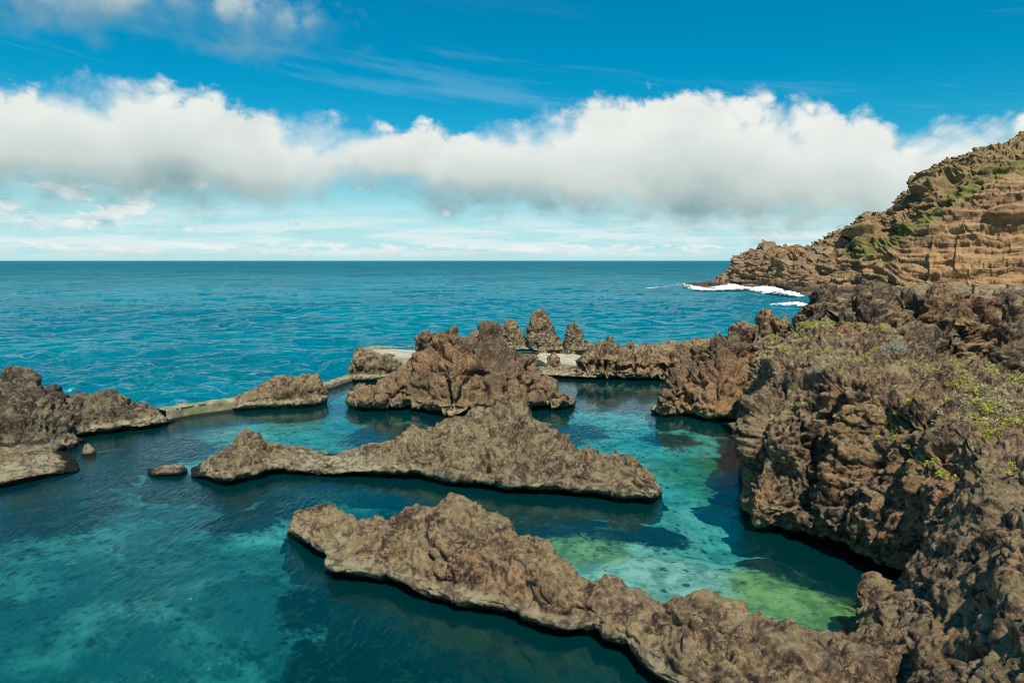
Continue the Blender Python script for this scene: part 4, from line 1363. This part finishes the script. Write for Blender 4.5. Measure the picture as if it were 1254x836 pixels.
surf('surf', [(790, 354), (815, 354.5), (845, 355), (880, 357), (905, 356.5), (925, 357), (945, 360), (965, 362.5), (984, 364.5)], 'white surf breaking along the foot of the headland', 1, width=8, hgt=2.6)
surf('surf', [(940, 375), (955, 375), (970, 376), (990, 377)], 'short white breaker between the headland and the plateau', 2, width=4.5, hgt=1.3)

# ------------------------------------------------------------------ plants on the plateau
def leaf_mat(name, c1, c2):
    m, nt = newmat(name)
    T = NT(nt)
    out = T.n('ShaderNodeOutputMaterial')
    bs = T.n('ShaderNodeBsdfPrincipled')
    geo = T.n('ShaderNodeNewGeometry')
    n = T.noise(geo.outputs['Position'], 2.5, 6, 0.75)
    T.link(T.mix(T.ss(n, 0.35, 0.65), c1, c2), bs.inputs['Base Color'])
    bs.inputs['Roughness'].default_value = 0.85
    T.link(bs.outputs[0], out.inputs[0])
    return m


M_dry = leaf_mat('dry_grass', (0.30, 0.25, 0.12), (0.66, 0.57, 0.31))
M_succ = leaf_mat('yellow_green_succulent', (0.22, 0.25, 0.04), (0.60, 0.56, 0.09))
M_grey = leaf_mat('grey_green_leaf', (0.24, 0.25, 0.18), (0.46, 0.46, 0.36))
M_stem = leaf_mat('woody_stem', (0.10, 0.07, 0.045), (0.18, 0.13, 0.08))


def leaf_quads(centers, normals, n_per, spread, size, up=0.5, thin=0.4):
    """n_per small pointed leaves round each centre"""
    m = len(centers)
    c = np.repeat(centers, n_per, 0)
    nn = np.repeat(normals, n_per, 0)
    g = rng.normal(size=(m * n_per, 3))
    g /= np.linalg.norm(g, axis=1)[:, None]
    g = g + nn * up
    g /= np.linalg.norm(g, axis=1)[:, None]
    sp_ = np.repeat(np.atleast_1d(spread) if np.ndim(spread) else np.full(m, spread), n_per)
    base = c + g * (sp_ * rng.rand(m * n_per) ** 0.5)[:, None]
    sz = size * (0.6 + 0.8 * rng.rand(m * n_per))
    dirv = g + 0.6 * rng.normal(size=g.shape)
    dirv /= np.linalg.norm(dirv, axis=1)[:, None]
    side = np.cross(dirv, rng.normal(size=g.shape))
    side /= np.linalg.norm(side, axis=1)[:, None] + 1e-9
    a = base - side * (sz * thin * 0.5)[:, None]
    b = base + side * (sz * thin * 0.5)[:, None]
    t = base + dirv * sz[:, None]
    V = np.stack([a, b, t + side * (sz * thin * 0.15)[:, None], t - side * (sz * thin * 0.15)[:, None]], 1).reshape(-1, 3)
    F = np.arange(len(V)).reshape(-1, 4)
    return V, F


me = cliff.data
nv = len(me.vertices)
CV = np.empty(nv * 3, np.float32); me.vertices.foreach_get('co', CV); CV = CV.reshape(-1, 3)
CN = np.empty(nv * 3, np.float32); me.vertex_normals.foreach_get('vector', CN) if False else me.vertices.foreach_get('normal', CN)
CN = CN.reshape(-1, 3)
CPX = CX + FPX * CV[:, 0] / (CV[:, 1] * cp + (CAMH - CV[:, 2]) * sp)
CPY = CY + FPX * ((CAMH - CV[:, 2]) * cp - CV[:, 1] * sp) / (CV[:, 1] * cp + (CAMH - CV[:, 2]) * sp)
flat = (CN[:, 2] > 0.5) & (CV[:, 2] > 4.6) & (CV[:, 1] > 20)
dens = fbm(CV * 0.35 + 50, 3)


def scatter(mask, n):
    idx = np.nonzero(mask)[0]
    return rng.choice(idx, size=min(n, len(idx)), replace=False)


i1 = scatter(flat & (CPY < 520) & (dens + 0.6 * fbm(CV * 1.4, 2) > 0.04), 4500)
V, F = leaf_quads(CV[i1] + CN[i1] * 0.01, CN[i1], 34, 0.13, 0.07, up=0.9, thin=0.35)
o = mesh_obj('dry_ground_cover', V, F, M_dry, smooth_shade=False)
tag(o, 'dry grass and straw coloured cushions over the top of the near cliff', 'ground cover', kind='stuff')
mask = flat & (((dens > 0.16) & (CPX > 940)) | ((np.abs(CPX - 1150) < 45) & (np.abs(CPY - 468) < 26) & (dens > -0.15)))
i2 = scatter(mask & (fbm(CV * 1.1 + 9, 2) > 0.0), 2200)
V, F = leaf_quads(CV[i2] + CN[i2] * 0.03, CN[i2], 40, 0.12, 0.055, up=0.9, thin=0.6)
o = mesh_obj('green_ground_cover', V, F, M_succ, smooth_shade=False)
tag(o, 'yellow green succulent mats in the hollows of the near cliff top', 'ground cover', kind='stuff')


def shrub(px, py, r, mat, label, seed, name='shrub'):
    d = (CPX - px) ** 2 + (CPY - py) ** 2
    vis = np.where(flat, d, 1e9)
    i = np.argmin(vis)
    c = CV[i].astype(float)
    root = bpy.data.objects.new(name, None)
    C.objects.link(root)
    root.location = c
    tag(root, label, 'shrub')
    # stems
    V, F = [], []
    for k in range(9):
        a = rng.rand() * 6.28
        tip = np.array([math.cos(a) * r * 0.75, math.sin(a) * r * 0.75, r * (0.5 + 0.5 * rng.rand())])
        b = len(V)
        for t, w in ((0, 0.02), (0.5, 0.014), (1, 0.006)):
            q = tip * t + np.array([0, 0, 0.08 * math.sin(t * 3)])
            for j in range(4):
                V.append(q + np.array([math.cos(j * 1.57), math.sin(j * 1.57), 0]) * w)
        for s_ in range(2):
            for j in range(4):
                F.append([b + s_ * 4 + j, b + s_ * 4 + (j + 1) % 4, b + s_ * 4 + 4 + (j + 1) % 4, b + s_ * 4 + 4 + j])
    so_ = mesh_obj('stems', np.array(V), np.array(F), M_stem)
    so_.parent = root
    cl = rng.normal(size=(46, 3)); cl /= np.linalg.norm(cl, axis=1)[:, None]
    cl[:, 2] = np.abs(cl[:, 2])
    cl = cl * r * (0.45 + 0.5 * rng.rand(46))[:, None] * np.array([1, 1, 0.8])
    V, F = leaf_quads(cl, cl / np.linalg.norm(cl, axis=1)[:, None], 60, r * 0.3, 0.055, up=0.6, thin=0.45)
    fo = mesh_obj('foliage', V, F, mat, smooth_shade=False)
    fo.parent = root


shrub(1030, 452, 0.55, M_grey, 'grey green shrub on the cliff top, left of the others and nearest the pool', 1)
shrub(1000, 462, 0.40, M_grey, 'small pale shrub at the left rim of the near cliff', 2)
shrub(1095, 430, 0.6, M_grey, 'silvery shrub below the dark reddish rock lump', 3)
shrub(1165, 455, 0.6, M_succ, 'bright yellow green shrub in the middle of the grassy hollow', 4)
shrub(1215, 505, 0.6, M_dry, 'straw coloured shrub on the brow of the cliff at the right', 5)
shrub(1030, 420, 0.45, M_succ, 'bright green shrub at the foot of the leftmost plateau crag', 6)
shrub(1225, 470, 0.5, M_grey, 'pale shrub near the right edge, above the straw coloured one', 7)

# ------------------------------------------------------------------ posts at the foot of the headland
def post(px, ytop, Y, h, w, label):
    t = Q(px, ytop, Y)
    import bmesh
    root = bpy.data.objects.new('concrete_post', None)
    C.objects.link(root)
    root.location = (t[0], t[1], t[2] - h)
    tag(root, label, 'post', 'concrete posts along the track')
    for nm, sx, z0, z1 in (('shaft', w, -0.8, h - 0.1), ('cap', w * 1.18, h - 0.1, h)):
        bm = bmesh.new()
        bmesh.ops.create_cube(bm, size=1)
        for v in bm.verts:
            v.co.x *= sx; v.co.y *= sx; v.co.z = z0 if v.co.z < 0 else z1
        bmesh.ops.bevel(bm, geom=bm.edges[:], offset=0.02, segments=2, affect='EDGES')
        me = bpy.data.meshes.new(nm); bm.to_mesh(me); bm.free()
        me.materials.append(M_post)
        ob = bpy.data.objects.new(nm, me); C.objects.link(ob); ob.parent = root


post(1195, 348, 50, 0.62, 0.34, 'left pale concrete post at the foot of the headland cliff')
post(1236, 348, 50, 0.42, 0.26, 'right, slimmer concrete post at the foot of the headland cliff')

# ------------------------------------------------------------------ render
scene.view_settings.view_transform = 'Standard'
scene.view_settings.look = 'None'
scene.view_settings.exposure = 0.0
scene.view_settings.gamma = 1.0
scene.view_settings.use_curve_mapping = False
scene.cycles.pixel_filter_type = 'BLACKMAN_HARRIS'
scene.cycles.filter_width = 1.0
scene.cycles.max_bounces = 6
scene.cycles.transparent_max_bounces = 8
scene.cycles.volume_bounces = 0
scene.cycles.caustics_reflective = False
scene.cycles.caustics_refractive = False
